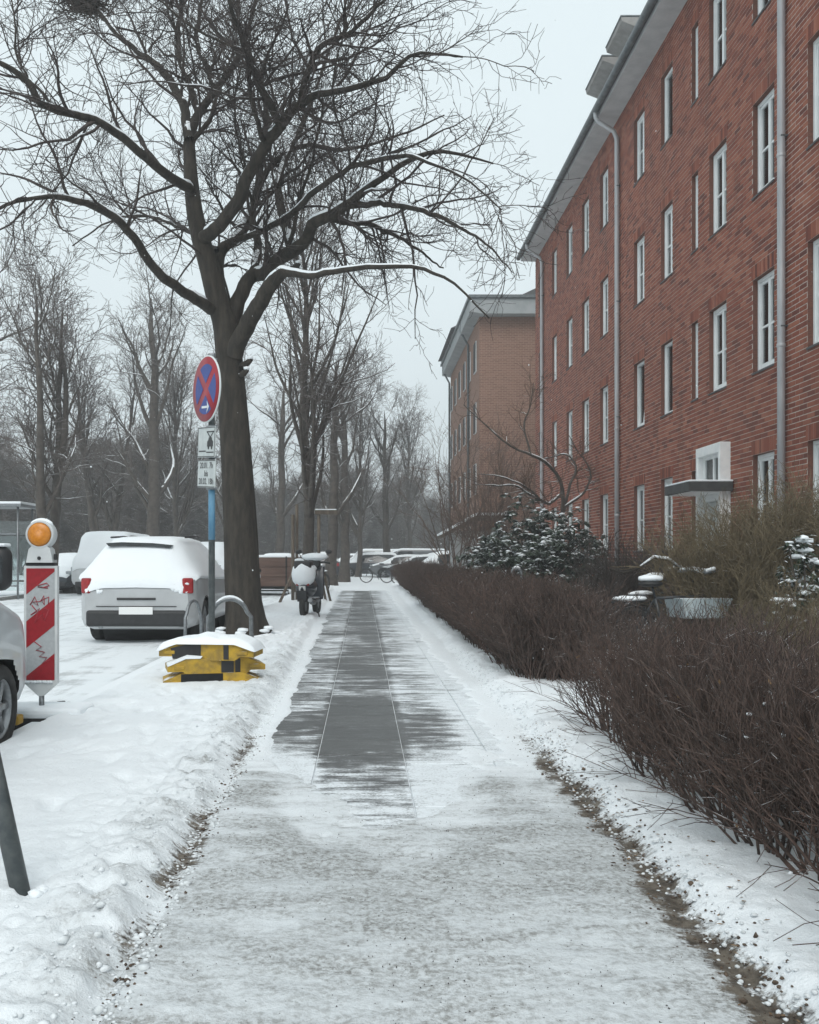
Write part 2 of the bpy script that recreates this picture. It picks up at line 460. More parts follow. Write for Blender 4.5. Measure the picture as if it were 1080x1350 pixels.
# dirt strips laid bare along both path edges
gate_l = sstep(fbm(YY*.9, YY*0+1, 3, 40), .25, .5)*(1-.8*sstep(YY, 5.5, 9)); gate_r = sstep(fbm(YY*.8, YY*0+5, 3, 44), .25, .45)*(1-.9*sstep(YY, 5.5, 7.5))
mud = np.exp(-((dl-.03+.08*(fbm(XX*5, YY*5, 3, 51)-.5))/.075)**2)*gate_l*.78+np.exp(-((dr-.02+.12*(fbm(XX*5, YY*5, 3, 52)-.5))/.085)**2)*gate_r*.95
mud = np.clip(mud*(.45+1.0*fbm(XX*14, YY*14, 3, 50)), 0, 1)*sstep(YY, .5, 1.2)
Hh = np.where(on_path & (bare > .02), Hh, np.maximum(Hh-mud*.012, .004+.010*rough))
film = on_path*(1-bare)*(.30+.75*fbm(XX*1.2, YY*2.2, 4, 60))
film += on_path*(1-bare)*.75*np.exp(-((YY-4.25)/.36)**2)*sstep(fbm(XX*2, YY*5, 3, 61), .30, .6)*np.exp(-((XX-.15)/.6)**2)
film += on_path*(1-bare)*.8*np.exp(-((YY-5.55)/.4)**2)*sstep(fbm(XX*1.5, YY*9, 3, 63), .35, .6)
film += np.exp(-((dl-.16)/.22)**2)*(dl > 0)*.75*fbm(XX*6, YY*6, 3, 62)*sstep(18-YY, 0, 8)
film *= np.where(on_path, 1-.85*sstep(YY, 5.0, 6.5), 1); film *= 1-.55*on_path*sstep(YY-y_bare, -1.0, -.15); film = np.clip(film*1.18, 0, 1)
nr, nc = XX.shape
ii = (np.arange(nr-1)[:, None]*nc+np.arange(nc-1)[None]).ravel()
gq = np.stack([ii, ii+1, ii+nc+1, ii+nc], 1)
gv = np.stack([XX, YY, Hh], -1).reshape(-1, 3)
sg = link('snow_cover', mesh_np('snow_cover', gv, gq, M['snow_ground'], True, {'mud': mud, 'film': film}))
tag(sg, kind='structure')
def ground_h(x, y):
    i = np.clip(np.searchsorted(ys, y), 1, nr-1); j = np.clip(np.searchsorted(xs, x), 1, nc-1)
    return float(Hh[i, j])

# paving slabs, each one a piece, dusted with swept snow
def slab_material():
    t = NT('paving_slab')
    p = t.pos(); x, y, z = t.xyz(p)
    st = t.noise(t.scaled(p, (1.7, 6.5, 1)), 1.0, 5, .62)           # broom streaks across the path
    st2 = t.noise(t.scaled(p, (4.0, 22, 1)), 1.0, 3, .6)
    pt = t.noise(t.scaled(p, (1.3, .6, 1)), 1.0, 3, .5)
    fine = t.noise(p, 60, 5, .75); mid = t.noise(p, 9, 4, .6)
    rnd = t.objrand()
    xw = t.add(x, t.mul(t.sub(mid, .5), .12))
    ax = t.math('ABSOLUTE', xw)
    centre = t.mul(t.step(ax, .20, .34, 1, 0), t.step(y, 4.2, 6.6, .30, 1))
    lcol = t.mul(t.mul(t.step(xw, -.88, -.70, 0, 1), t.step(xw, -.30, -.22, 1, 0)), t.step(y, 5.6, 7.2, 0, 1))
    rcol = t.mul(t.mul(t.step(xw, .22, .30, 0, 1), t.step(xw, .45, .95, 1, 0)), t.step(y, 5.4, 6.3, 0, 1))
    bareness = t.add(t.add(t.mul(centre, .76), t.mul(lcol, .52)), t.mul(rcol, .42))
    bareness = t.add(bareness, t.mul(t.sub(rnd, .5), .20))
    near = t.mul(t.mul(t.step(y, 5.7, 6.2, 0, 1), t.step(y, 7.4, 8.4, 1, 0)), t.step(xw, .55, .8, 1, 0))
    bareness = t.add(bareness, t.mul(near, .24))
    v = t.add(bareness, t.add(t.mul(t.sub(st, .5), 1.8), t.add(t.mul(t.sub(pt, .5), 1.0), t.add(t.mul(t.sub(st2, .5), 1.1), t.add(t.mul(t.sub(fine, .5), .95), t.mul(t.sub(mid, .5), .6))))))
    snowf = t.mul(t.step(v, .16, .78, 1, 0), .95)
    base = t.mix(fine, (.060, .062, .062), (.125, .125, .122))
    base = t.mix(t.mul(rnd, .6), base, (.055, .057, .058))
    scol = t.mix(t.mul(t.mul(t.step(fine, .42, .66), t.step(mid, .35, .6)), t.step(y, 6.0, 12.0, .62, .25)), (.80, .84, .87), (.34, .35, .345))
    base = t.mix(t.mul(t.step(t.add(t.mul(fine, .6), t.mul(st2, .4)), .50, .66), .34), base, (.42, .43, .43))
    base = t.mix(t.mul(t.step(mid, .45, .7), .5), base, (.050, .050, .049))
    c = t.mix(snowf, base, scol)
    t.col(c); t.set(t.add(.38, t.mul(snowf, .3)), spec=.45)
    t.bump(t.add(t.mul(snowf, 1.2), t.mul(t.add(t.mul(fine, 1.6), t.mul(mid, 2.0)), t.add(.3, snowf))), .45, .009)
    return t.m
M['slab'] = slab_material(); M['joint'] = simple('joint_snow', (.62, .65, .67), (.80, .83, .85), 9, .8)
side = link('sidewalk', MB().box((.1, 17.5, -.06), (2.6, 41, .1)).mesh('sidewalk', M['joint'])); tag(side, kind='structure')
slab_me = [MB().box((0, 0, -.02), (.533, ln-.007, .04), bevel=.003, seg=1).mesh('paving_slab', M['slab']) for ln in (.5,)]
for c in range(4):
    x = -.55+.54*c
    for r in range(66):
        y = 3.5+.5*r+(.25 if c % 2 else 0)
        link('paving_slab', slab_me[0], side, (x, y, random.uniform(-.0025, .0025)), (random.uniform(-.002, .002), random.uniform(-.003, .003), 0))

# clods of shovelled snow
M['clod'] = simple('old_snow', (.56, .59, .60), (.74, .77, .79), 25, .75, bump=.4)
def clods(name, n, fx, fy, size, mat, jit=.22):
    bm = bmesh.new(); bmesh.ops.create_icosphere(bm, subdivisions=1, radius=1)
    v0 = np.array([v.co[:] for v in bm.verts]); f0 = np.array([[v.index for v in f.verts] for f in bm.faces]); bm.free()
    vs, fs = [], []
    for k in range(n):
        y = fy(); x = fx(y); s = size(); z = ground_h(x, y)
        v = v0*(1+rng.normal(0, jit, v0.shape))*np.array([s*random.uniform(.8, 1.3), s*random.uniform(.8, 1.3), s*random.uniform(.5, .9)])
        a = random.uniform(0, 6.28); ca, sa = math.cos(a), math.sin(a)
        v = np.stack([v[:, 0]*ca-v[:, 1]*sa+x, v[:, 0]*sa+v[:, 1]*ca+y, v[:, 2]+z+s*.05], 1)
        vs.append(v); fs.append(f0+len(v0)*k)
    return link(name, mesh_np(name, np.concatenate(vs), np.concatenate(fs), mat, True))
yn = lambda: 1.6+11*random.random()**1.7
o = clods('snow_clods', 2600, lambda y: float(path_left(y))-abs(random.gauss(.04, .17))+.05, yn, lambda: random.uniform(.003, .009) if random.random() < .95 else random.uniform(.009, .018), M['clod'])
tag(o, 'loose clods of shovelled snow along the kerb side of the path', 'snow', kind='stuff')
o = clods('snow_clods', 1500, lambda y: float(path_right(y))+abs(random.gauss(.05, .13)), yn, lambda: random.uniform(.003, .010), M['clod'])
tag(o, 'loose clods of shovelled snow along the hedge side of the path', 'snow', kind='stuff')
M['soil'] = simple('frozen_soil', (.045, .032, .024), (.12, .085, .06), 30, .9)
def strip_x(y):
    if random.random() < .62: return float(path_right(y))+random.gauss(.03, .06)
    return float(path_left(y))-random.gauss(.02, .04)
o = clods('soil_crumbs', 1500, strip_x, lambda: 1.6+5*random.random()**1.3, lambda: random.uniform(.002, .0065) if random.random() < .96 else random.uniform(.007, .011), M['soil'], .3)
tag(o, 'brown soil crumbs scraped up along the path edges', 'soil', kind='stuff')
M['grit'] = simple('grit', (.03, .028, .026), (.09, .085, .08), 40, .9)
def grit(n):
    v0 = np.array([(1, 0, -.4), (-.6, .9, -.4), (-.6, -.9, -.4), (0, 0, .9)]); f0 = np.array([(0, 1, 3), (1, 2, 3), (2, 0, 3), (0, 2, 1)])
    vs, fs = [], []
    for k in range(n):
        y = 1.6+5.5*random.random()**1.6; x = random.uniform(-.75, 1.2) if random.random() < .5 else random.gauss(.35, .35)
        s = random.uniform(.0012, .0034); a = rng.normal(0, .3, v0.shape)
        v = (v0+a)*s+np.array([x, y, ground_h(x, y)+s*.2]); vs.append(v); fs.append(f0+4*k)
    return link('grit', mesh_np('grit', np.concatenate(vs), np.concatenate(fs), M['grit'], False))
tag(grit(2600), 'dark grit scattered over the trodden snow of the path', 'grit', kind='stuff')

# road, far ground, kerbs
def road_material():
    t = NT('snowy_road')
    p = t.pos(); x, y, z = t.xyz(p)
    n1 = t.noise(p, .8, 4, .6); n2 = t.noise(p, 40, 5, .7); st = t.noise(t.scaled(p, (3.2, .35, 1)), 1, 5, .65); st2 = t.noise(t.scaled(p, (1.2, 3.0, 1)), 1, 5, .6)
    v = t.add(t.mul(st, .55), t.add(t.mul(st2, .35), t.mul(n2, .2)))
    f = t.step(v, .54, .68)
    c = t.mix(n1, (.74, .79, .82), (.83, .86, .88))
    c = t.mix(t.mul(f, .62), c, (.28, .29, .29))
    t.col(c); t.set(.6, spec=.35); t.bump(t.add(st, n2), .4, .02)
    return t.m
M['road'] = road_material()
xr_ = np.linspace(-11.2, -2.40, 60); yr_ = np.concatenate([np.linspace(-8, 40, 260), np.linspace(40.5, 170, 60)])
GX, GY = np.meshgrid(xr_, yr_); GZ = -.105+.035*fbm(GX*2.5, GY*.8, 4, 70)+.02*fbm(GX*6, GY*4, 3, 71)
n0, n1_ = GX.shape; ii = (np.arange(n0-1)[:, None]*n1_+np.arange(n1_-1)[None]).ravel()
o = link('road', mesh_np('road', np.stack([GX, GY, GZ], -1).reshape(-1, 3), np.stack([ii, ii+1, ii+n1_+1, ii+n1_], 1), M['road'])); tag(o, kind='structure')
M['granite'] = simple('granite_kerb', (.16, .16, .155), (.30, .30, .29), 60, .8, snow=(.5, .7, .2, 5))
o = MB().box((KERB_X-.06, 60, -.11), (.14, 140, .20), bevel=.015).build('kerb', M['granite']); tag(o, kind='structure')
o = MB().box((-11.15, 60, -.06), (.14, 140, .2), bevel=.015).build('kerb', M['granite']); tag(o, kind='structure')
def sheet(name, x0, x1, y0, y1, z, nx, ny, amp=.06, f=.4, mat='snow'):
    gx, gy = np.meshgrid(np.linspace(x0, x1, nx), np.linspace(y0, y1, ny)); gz = z+amp*(fbm(gx*f, gy*f, 4, 80)-.5)
    i = (np.arange(ny-1)[:, None]*nx+np.arange(nx-1)[None]).ravel()
    o = link(name, mesh_np(name, np.stack([gx, gy, gz], -1).reshape(-1, 3), np.stack([i, i+1, i+nx+1, i+nx], 1), M[mat]))
    return tag(o, kind='structure')
sheet('ground', -300, 300, -60, 420, -.35, 60, 60, .02)
sheet('park_ground', -120, -11.2, -10, 170, .02, 120, 160, .16)
sheet('side_street', -2.42, 40, 42.6, 170, -.02, 60, 160, .08)
sheet('yard_ground', 6.3, 60, -10, 43, -.06, 12, 12, .02)

# ================================================================== BRICK APARTMENT HOUSE
WX, BY0, BY1, WTOP = 6.7, 9.0, 36.7, 12.75
COURSE = .08333
def brick_material(name, kind):
    t = NT(name)
    p = t.pos(); n = t.noise(p, 1.3, 4, .6); f = t.noise(p, 120, 3, .6); big = t.noise(p, .35, 3, .5)
    rnd = t.objrand() if kind == 'object' else t.attr('tone')
    cr = t.n('ShaderNodeValToRGB'); e = cr.color_ramp.elements
    e[0].position = 0; e[0].color = (.095, .028, .022, 1); e[1].position = 1; e[1].color = (.35, .135, .085, 1)
    for pos_, c in ((.12, (.175, .047, .030, 1)), (.45, (.245, .070, .041, 1)), (.8, (.30, .098, .058, 1))):
        x = e.new(pos_); x.color = c
    t.l(rnd, cr.inputs[0])
    c = t.mix(t.mul(t.step(big, .35, .7), .35), cr.outputs[0], (.17, .062, .042))
    c = t.mix(t.mul(f, .22), c, (.25, .095, .062))
    stn = t.noise(t.scaled(p, (1, 2.2, .30)), 1.0, 5, .6); c = t.mix(t.mul(t.step(stn, .52, .72), .45), c, (.085, .040, .030))
    t.col(c); t.set(.85, spec=.3); t.bump(f, .25, .004)
    return t.m
M['brick'] = brick_material('brick', 'attr'); M['brick_one'] = brick_material('brick_single', 'object')
M['mortar'] = simple('mortar', (.40, .34, .30), (.52, .46, .41), 9, .9, bump=.2)
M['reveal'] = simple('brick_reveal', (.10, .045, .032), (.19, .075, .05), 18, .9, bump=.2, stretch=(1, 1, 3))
M['soffit'] = simple('soffit_boards', (.46, .48, .485), (.56, .575, .58), 3, .8)
M['gutter'] = simple('zinc_gutter', (.085, .10, .105), (.15, .165, .17), 6, .5, metal=.5)
M['zinc'] = simple('zinc_downpipe', (.36, .37, .385), (.47, .475, .485), 5, .45, metal=.25, stretch=(1, 1, .3))
M['roof'] = simple('roof_tiles', (.05, .05, .052), (.10, .10, .10), 4, .8, snow=(.4, .6, 0, 3))
M['curtain'] = simple('net_curtain', (.62, .66, .66), (.80, .83, .83), 25, .9, stretch=(1, 1, .05))
M['curtain_grey'] = simple('grey_curtain', (.34, .37, .38), (.46, .49, .5), 25, .9, stretch=(1, 1, .05)); M['curtain_warm'] = simple('warm_curtain', (.55, .50, .40), (.66, .61, .5), 25, .9, stretch=(1, 1, .05))
M['frame'] = simple('window_frame', (.72, .75, .75), (.80, .82, .82), 4, .4)
M['sill'] = simple('slate_sill', (.05, .05, .052), (.09, .09, .09), 6, .6, snow=(.62, .9, .1, 7))

house = thing('apartment_house', 'long red brick apartment house with white windows beyond the hedge', 'building', (0, 0, 0))
# columns of windows: near jamb, far jamb, kind
COLS = [(9.3, 10.2, 'w'), (11.3, 12.2, 'w'), (13.38, 14.27, 'w'), (15.42, 16.27, 'w'), (17.45, 18.32, 'w'), (18.92, 19.30, 'n'), (20.48, 21.28, 'w'), (22.52, 23.4, 'w'),
        (25.85, 26.72, 'w'), (28.05, 28.95, 'w'), (30.25, 31.15, 'w'), (32.7, 33.5, 'w'), (35.25, 36.05, 'w')]
openings = []                                             # (y0,y1,z0,z1,row,colindex,kind)
for ci, (a, b, k) in enumerate(COLS):
    for row in range(4):
        z0 = COURSE*(17+36*row); z1 = z0+COURSE*19
        if row == 0 and ci == 4: continue
        if k == 'n': z0 += .03 if row else 0
        openings.append((a, b, z0, z1, row, ci, k))
DOOR = (17.25, 18.50, 0.0, 3.36)
blocked = [(a, b, z0, z1) for a, b, z0, z1, *_ in openings]+[DOOR]
lint = [(a-.06, b+.06, z1, z1+3*COURSE) for a, b, z0, z1, *_ in openings]

# mortar plane with the openings left out
yb = sorted({BY0, BY1, *[v for o in blocked for v in o[:2]]}); zb = sorted({-.2, WTOP+.1, *[v for o in blocked for v in o[2:]]})
V, Q = [], []
for y0, y1 in zip(yb, yb[1:]):
    for z0, z1 in zip(zb, zb[1:]):
        cy, cz = (y0+y1)/2, (z0+z1)/2
        if any(a < cy < b and c < cz < d for a, b, c, d in blocked): continue
        i = len(V); V += [(WX, y0, z0), (WX, y0, z1), (WX, y1, z1), (WX, y1, z0)]; Q.append((i, i+1, i+2, i+3))
wall = link('wall', mesh_np('wall', V, Q, M['mortar'], False), house)
V, Q = [], []
for (a, b, c, d) in blocked:
    for quad in (((WX, b, c), (WX, b, d), (WX+.2, b, d), (WX+.2, b, c)), ((WX, a, c), (WX, a, d), (WX+.2, a, d), (WX+.2, a, c)), ((WX, a, d), (WX, b, d), (WX+.2, b, d), (WX+.2, a, d)), ((WX, a, c), (WX, b, c), (WX+.2, b, c), (WX+.2, a, c))):
        i = len(V); V += list(quad); Q.append((i, i+1, i+2, i+3))
o = link('reveal', mesh_np('reveal', V, Q, M['reveal'], False), wall); o['kind'] = 'stuff'
# side and back walls, dark rooms behind the windows
m = MB(); m.box((WX+5.2, BY1-.1, WTOP/2), (10.0, .2, WTOP)); m.box((WX+5.2, BY0+.1, WTOP/2), (10.0, .2, WTOP)); m.box((WX+10.3, (BY0+BY1)/2, WTOP/2), (.2, BY1-BY0, WTOP))
m.build('end_wall', M['reveal'], house)
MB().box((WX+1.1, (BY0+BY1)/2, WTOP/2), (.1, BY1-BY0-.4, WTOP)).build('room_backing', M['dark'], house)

# bricks: running bond, cut round the openings; real pieces proud of the mortar
bricks = []                                               # y0,y1,z0,z1
BL, BH, J = .240, .0690, .0120
def subtract(iv, cuts):
    out = [iv]
    for a, b in cuts:
        nx = []
        for p, q in out:
            if b <= p or a >= q: nx.append((p, q)); continue
            if a > p: nx.append((p, a))
            if b < q: nx.append((b, q))
        out = nx
    return out
nrow = int(WTOP/COURSE)
for r in range(nrow):
    z0 = r*COURSE; zc = z0+COURSE/2
    cuts = [(a, b) for a, b, c, d in blocked+lint if c < zc < d]
    off = (0, .126, .063, .189)[r % 4] if False else (.126 if r % 2 else 0)
    for p, q in subtract((BY0, BY1), cuts):
        y = BY0+off-.252+math.floor((p-BY0-off)/.252)*.252
        while y < q:
            a, b = max(y, p+.002), min(y+BL, q-.002)
            if b-a > .03: bricks.append((a, b, z0+.007, z0+.007+BH))
            y += BL+J
soldier = []
for (a, b, c, d) in lint:
    ns_ = round((b-a)/.0833); pt_ = (b-a)/ns_
    for k in range(ns_): soldier.append((a+k*pt_+.006, a+(k+1)*pt_-.006, c+.006, d-.006))
def proj(y, z): return 478+1250*WX/y, 735-1250*(z-1.25)/y
full = sorted([b for b in bricks if b[1]-b[0] > BL-.001 and b[2] > 2.6 and proj(b[0], 0)[0] < 1079 and proj(b[1], b[2])[1] > 4 and proj(b[1], b[2])[1] < 640], key=lambda b: b[0])[:300]
fs_ = set(full)
bme = MB().box((0, 0, 0), (.05, BL, BH), bevel=.004, seg=1).mesh('brick', M['brick_one'])
for (a, b, c, d) in full:
    link('brick', bme, wall, (WX+.025-.005+random.uniform(-.002, .002), (a+b)/2, (c+d)/2))
rest = np.array([b for b in bricks if b not in fs_]+soldier)
n = len(rest); x0 = WX-.005+rng.uniform(-.002, .002, n); x1 = np.full(n, WX+.02)
c8 = np.empty((n, 8, 3))
for k, (yy, zz, xx) in enumerate([(0, 2, 0), (1, 2, 0), (1, 3, 0), (0, 3, 0), (0, 2, 1), (1, 2, 1), (1, 3, 1), (0, 3, 1)]):
    c8[:, k, 0] = x0 if xx == 0 else x1; c8[:, k, 1] = rest[:, yy]; c8[:, k, 2] = rest[:, zz]
fq = np.array([(0, 3, 2, 1), (0, 1, 5, 4), (1, 2, 6, 5), (2, 3, 7, 6), (3, 0, 4, 7)])
bq = (fq[None]+8*np.arange(n)[:, None, None]).reshape(-1, 4)
tone = np.repeat(rng.random(n), 8)
o = link('brick_courses', mesh_np('brick_courses', c8.reshape(-1, 3), bq, M['brick'], False, {'tone': tone}), wall); o['kind'] = 'stuff'

# windows
def window_meshes(w, h, narrow=False, style=0):
    """origin at sill centre in the wall plane; wall normal -x; y along the wall"""
    out = {}
    fw, d = .065, .07
    x = .115
    m = MB()
    m.box((x, -w/2+fw/2, h/2), (d, fw, h), bevel=.006, seg=1); m.box((x, w/2-fw/2, h/2), (d, fw, h), bevel=.006, seg=1)
    m.box((x, 0, fw/2), (d-.004, w-2*fw, fw), bevel=.006, seg=1); m.box((x, 0, h-fw/2), (d-.004, w-2*fw, fw), bevel=.006, seg=1)
    out['frame'] = m.mesh('window', M['frame'])
    iw = w-2*fw
    bars = MB(); panes = []
    if narrow or style == 2:
        sashes = [(-iw/2, iw/2)]
    else:
        sashes = [(-iw/2, 0), (0, iw/2)]
    for (a, b) in sashes:
        for y in (a+.024, b-.024): bars.box((x+.012, y, h/2), (.05, .046, h-2*fw-.01))
        if style != 2:
            bars.box((x+.016, (a+b)/2, fw+.03), (.046, b-a-.09, .06)); bars.box((x+.016, (a+b)/2, h-fw-.026), (.046, b-a-.09, .05))
            if not narrow: bars.box((x+.018, (a+b)/2, h*.47), (.04, b-a-.09, .035))
        panes.append(MB().box((x+.022, (a+b)/2, h/2), (.006, b-a-.06, h-2*fw-.04)).mesh('pane', M['glass']))
    out['sash'] = bars.mesh('sash', M['frame']); out['panes'] = panes
    out['sill'] = MB().box((.055, 0, -.020), (.16, w+.02, .035), rot=Matrix.Rotation(R(-6), 3, 'Y'), bevel=.004, seg=1).mesh('sill', M['sill'])
    # curtain with soft folds
    n = max(12, int(w*60)); yy = np.linspace(-iw/2, iw/2, n); xx = x+.045+.008*np.sin(yy*70+np.sin(yy*13)*2)
    V = np.concatenate([np.stack([xx, yy, np.full(n, fw)], 1), np.stack([xx, yy, np.full(n, h-fw)], 1)])
    i = np.arange(n-1); out['curtain'] = mesh_np('curtain', V, np.stack([i, i+1, i+n+1, i+n], 1), M['curtain'])
    return out
h_ = COURSE*19
W_STD = window_meshes(.87, h_); W_NAR = window_meshes(.38, h_-.03, True); W_ONE = window_meshes(.80, h_, style=2)
for (a, b, z0, z1, row, ci, k) in openings:
    wm = W_NAR if k == 'n' else (W_ONE if (ci == 6 and row in (1, 3)) else W_STD)
    wd = .38 if k == 'n' else (.80 if wm is W_ONE else .87)
    s = (b-a)/wd
    wo = link('window', wm['frame'], house, (WX, (a+b)/2, z0), scale=(1, s, 1))
    so = link('sash', wm['sash'], wo)
    if ci == 7 and row == 1: so.rotation_euler = (0, R(5), 0)                # tilted open
    for pn in wm['panes']: link('pane', pn, wo)
    link('sill', wm['sill'], wo)
    if wm is not W_ONE and (row, ci) not in ((2, 6), (1, 3)):
        if random.random() < .62: link('curtain', wm['curtain'], wo)
        else:
            cm = wm['curtain'].copy(); cm.materials[0] = M[random.choice(('curtain_grey', 'curtain_warm', 'curtain'))]; fr_ = random.uniform(.35, .8)
            link('curtain', cm, wo, (0, random.choice((-1, 1))*.36*(1-fr_), 0), scale=(1, fr_, 1))

# entrance: white door case, transom window and canopy
dy0, dy1 = 17.25, 18.50; dc = (dy0+dy1)/2
door = MB(); door.box((WX-.02, dy0+.05, 1.68), (.36, .10, 3.36), bevel=.01); door.box((WX-.02, dy1-.05, 1.68), (.36, .10, 3.36), bevel=.01)
door.box((WX-.02, dc, 3.27), (.356, dy1-dy0-.2, .18), bevel=.01); door.box((WX+.02, dc, 2.40), (.27, dy1-dy0-.2, .16), bevel=.005)
do = door.build('door_case', M['white_paint'], house)
m = MB(); m.box((WX-.06, dc, 2.83), (.05, .06, .70)); m.box((WX-.06, dy0+.14, 2.83), (.05, .08, .70)); m.box((WX-.06, dy1-.14, 2.83), (.05, .08, .70)); m.box((WX-.06, dc, 2.51), (.046, 1.0, .06)); m.box((WX-.06, dc, 3.15), (.046, 1.0, .06))
m.build('transom', M['white_paint'], do)
MB().box((WX-.05, dc, 2.83), (.008, 1.0, .62)).build('pane', M['glass'], do)
MB().box((WX+.10, dc, 2.83), (.01, 1.0, .62)).build('curtain', M['curtain'], do)
M['door'] = simple('door_paint', (.42, .44, .43), (.5, .52, .5), 6, .4)
MB().box((WX+.06, dc, 1.16), (.06, 1.05, 2.32), bevel=.01).build('door', M['door'], do)
MB().tube([(WX-.0, dy0+.24, 1.0), (WX-.0, dy0+.24, 1.3)], .014).build('handle', M['steel'], do)
M['canopy'] = simple('canopy_fascia', (.035, .036, .036), (.06, .06, .06), 8, .6)
can = MB().box((6.28, 17.77, 2.535), (.80, 1.36, .17), bevel=.006).build('door_canopy', M['canopy'], house)
MB().box((6.30, 17.77, 2.443), (.70, 1.28, .012)).build('canopy_underside', M['white_paint'], can)
MB().box((6.29, 17.77, 2.638), (.80, 1.36, .035), bevel=.015).build('snow', M['snow'], can)
MB().box((6.25, dc, .10), (.9, 1.5, .24), bevel=.02).build('door_step', M['granite'], house)

# eaves: soffit, gutter, roof, downpipes, dormers
EX = 6.16
M['dormer'] = simple('dormer_boards', (.19, .18, .17), (.26, .25, .24), 4, .8)
m = MB(); m.prism([(EX, WTOP), (WX+.1, WTOP-.02), (WX+.1, WTOP+.3), (EX, WTOP+.12)], 'Y', BY0-.3, BY1+.12)
sof = m.build('soffit', M['soffit'], house)
gp = [(EX-.02+.085*math.cos(R(a))-.085, WTOP+.12+.085*math.sin(R(a))) for a in range(180, 361, 20)]
m = MB(); m.prism(gp+[(EX-.02, WTOP+.17), (EX-.185, WTOP+.17)], 'Y', BY0-.3, BY1+.15); m.build('gutter', M['gutter'], house)
m = MB(); m.prism([(EX-.03, WTOP+.19), (EX+5.6, WTOP+5.2), (EX+11.2, WTOP+.19), (EX+11.2, WTOP+.12), (EX, WTOP+.12)], 'Y', BY0-.3, BY1+.1); roof = m.build('roof', M['roof'], house)
for (a, b) in ((25.9, 27.8), (24.0, 25.5)):
    m = MB(); m.box((7.9, (a+b)/2, 14.0), (2.0, b-a-.3, 1.5)); dm = m.build('dormer', M['gutter'], house)
    m = MB(); m.prism([(6.55, 14.93), (6.57, 14.83), (7.0, 14.66), (9.2, 14.66), (9.2, 14.94)], 'Y', a, b); m.build('dormer_roof', M['dormer'], dm)
    MB().box((7.9, (a+b)/2, 14.965), (2.74, b-a+.02, .04), bevel=.01).build('roof_edge', M['gutter'], dm)
    MB().box((6.895, (a+b)/2, 14.15), (.03, b-a-.6, .75)).build('pane', M['dark'], dm)
for py, off in ((14.98, 0), (24.65, 1), (35.0, 1), (10.7, 0)):
    px = WX-.085
    if off: pts = [(EX-.10, py-.02, WTOP+.08), (EX-.09, py, WTOP-.06), (EX-.04, py, WTOP-.16), (px-.08, py, WTOP-.42), (px, py, WTOP-.62), (px, py, 6), (px, py, -.05)]
    else: pts = [(EX-.10, py, WTOP+.08), (EX-.06, py, WTOP-.12), (px, py, WTOP-.6), (px, py, 6), (px, py, -.05)]
    dp = MB().tube(pts, .062, 12).build('downpipe', M['zinc'], house)
    for z in (1.1, 2.35, 4.6, 7.6, 10.4): MB().lathe([(.063, -.03), (.068, -.025), (.068, .025), (.063, .03)], 'Z', (px, py, z), 14).build('pipe_joint', M['zinc'], dp)
    for z in (2.42, 4.9, 7.9, 10.9):
        MB().box((px+.03, py, z), (.12, .135, .022)).build('bracket', M['gutter'], dp)

# ================================================================== FAR BRICK HOUSE
def far_brick():
    t = NT('far_brick'); p = t.pos(); x, y, z = t.xyz(p)
    cv = t.n('ShaderNodeCombineXYZ'); t.l(t.add(x, y), cv.inputs[0]); t.l(z, cv.inputs[1])
    b = t.n('ShaderNodeTexBrick'); t.l(cv.outputs[0], b.inputs['Vector'])
    b.inputs['Color1'].default_value = (.17, .085, .060, 1); b.inputs['Color2'].default_value = (.24, .13, .095, 1); b.inputs['Mortar'].default_value = (.33, .25, .2, 1)
    b.inputs['Scale'].default_value = 1; b.inputs['Mortar Size'].default_value = .009; b.inputs['Brick Width'].default_value = .25; b.inputs['Row Height'].default_value = .083
    n = t.noise(p, .5, 3); t.col(t.mix(t.mul(n, .3), b.outputs[0], (.24, .13, .09))); t.set(.9, spec=.2); return t.m
M['far_brick'] = far_brick()
M['far_soffit'] = simple('far_soffit_boards', (.26, .28, .285), (.34, .355, .36), 2, .8)
FX, FY, FY1, FT = 5.58, 45.2, 60.0, 12.75
far = thing('far_apartment_house', 'paler brown brick apartment house with grey eaves beyond the red one', 'building')
MB().box((FX+9, (FY+FY1)/2, FT/2-.1), (18, FY1-FY, FT+.2)).build('wall', M['far_brick'], far)
m = MB(); m.prism([(FX-.5, FT+.08), (FX+.02, FT-.02), (FX+18.7, FT-.02), (FX+18.7, FT+.70), (FX-.5, FT+.70)], 'Y', FY-.6, FY1+.5); m.build('soffit', M['far_soffit'], far)
m = MB(); m.box((FX+9.05, (FY+FY1)/2, FT+.78), (19.3, FY1-FY+1.4, .14)); m.build('gutter', M['gutter'], far)
m = MB(); m.prism([(FX-.8, FT+.9), (FX+9, FT+5.5), (FX+18.8, FT+.9)], 'Y', FY+6, FY1); m.build('roof', M['roof'], far)
fw_me = MB().box((0, 0, 0), (.06, .9, 1.5), bevel=.01, seg=1).mesh('window', M['soffit']); fp_me = MB().box((-.035, 0, 0), (.02, .80, 1.42)).mesh('pane', M['dark'])
for row in range(4):
    for k in range(6):
        w = link('window', fw_me, far, (FX-.02, FY+1.6+2.45*k, 2.1+3*row)); link('pane', fp_me, w)
for y in (FY+4, FY1-.2): MB().tube([(FX-.48, y, FT+.7), (FX-.48, y, FT+.2), (FX-.1, y, FT-.5), (FX-.1, y, 0)], .06, 8).build('downpipe', M['gutter'], far)

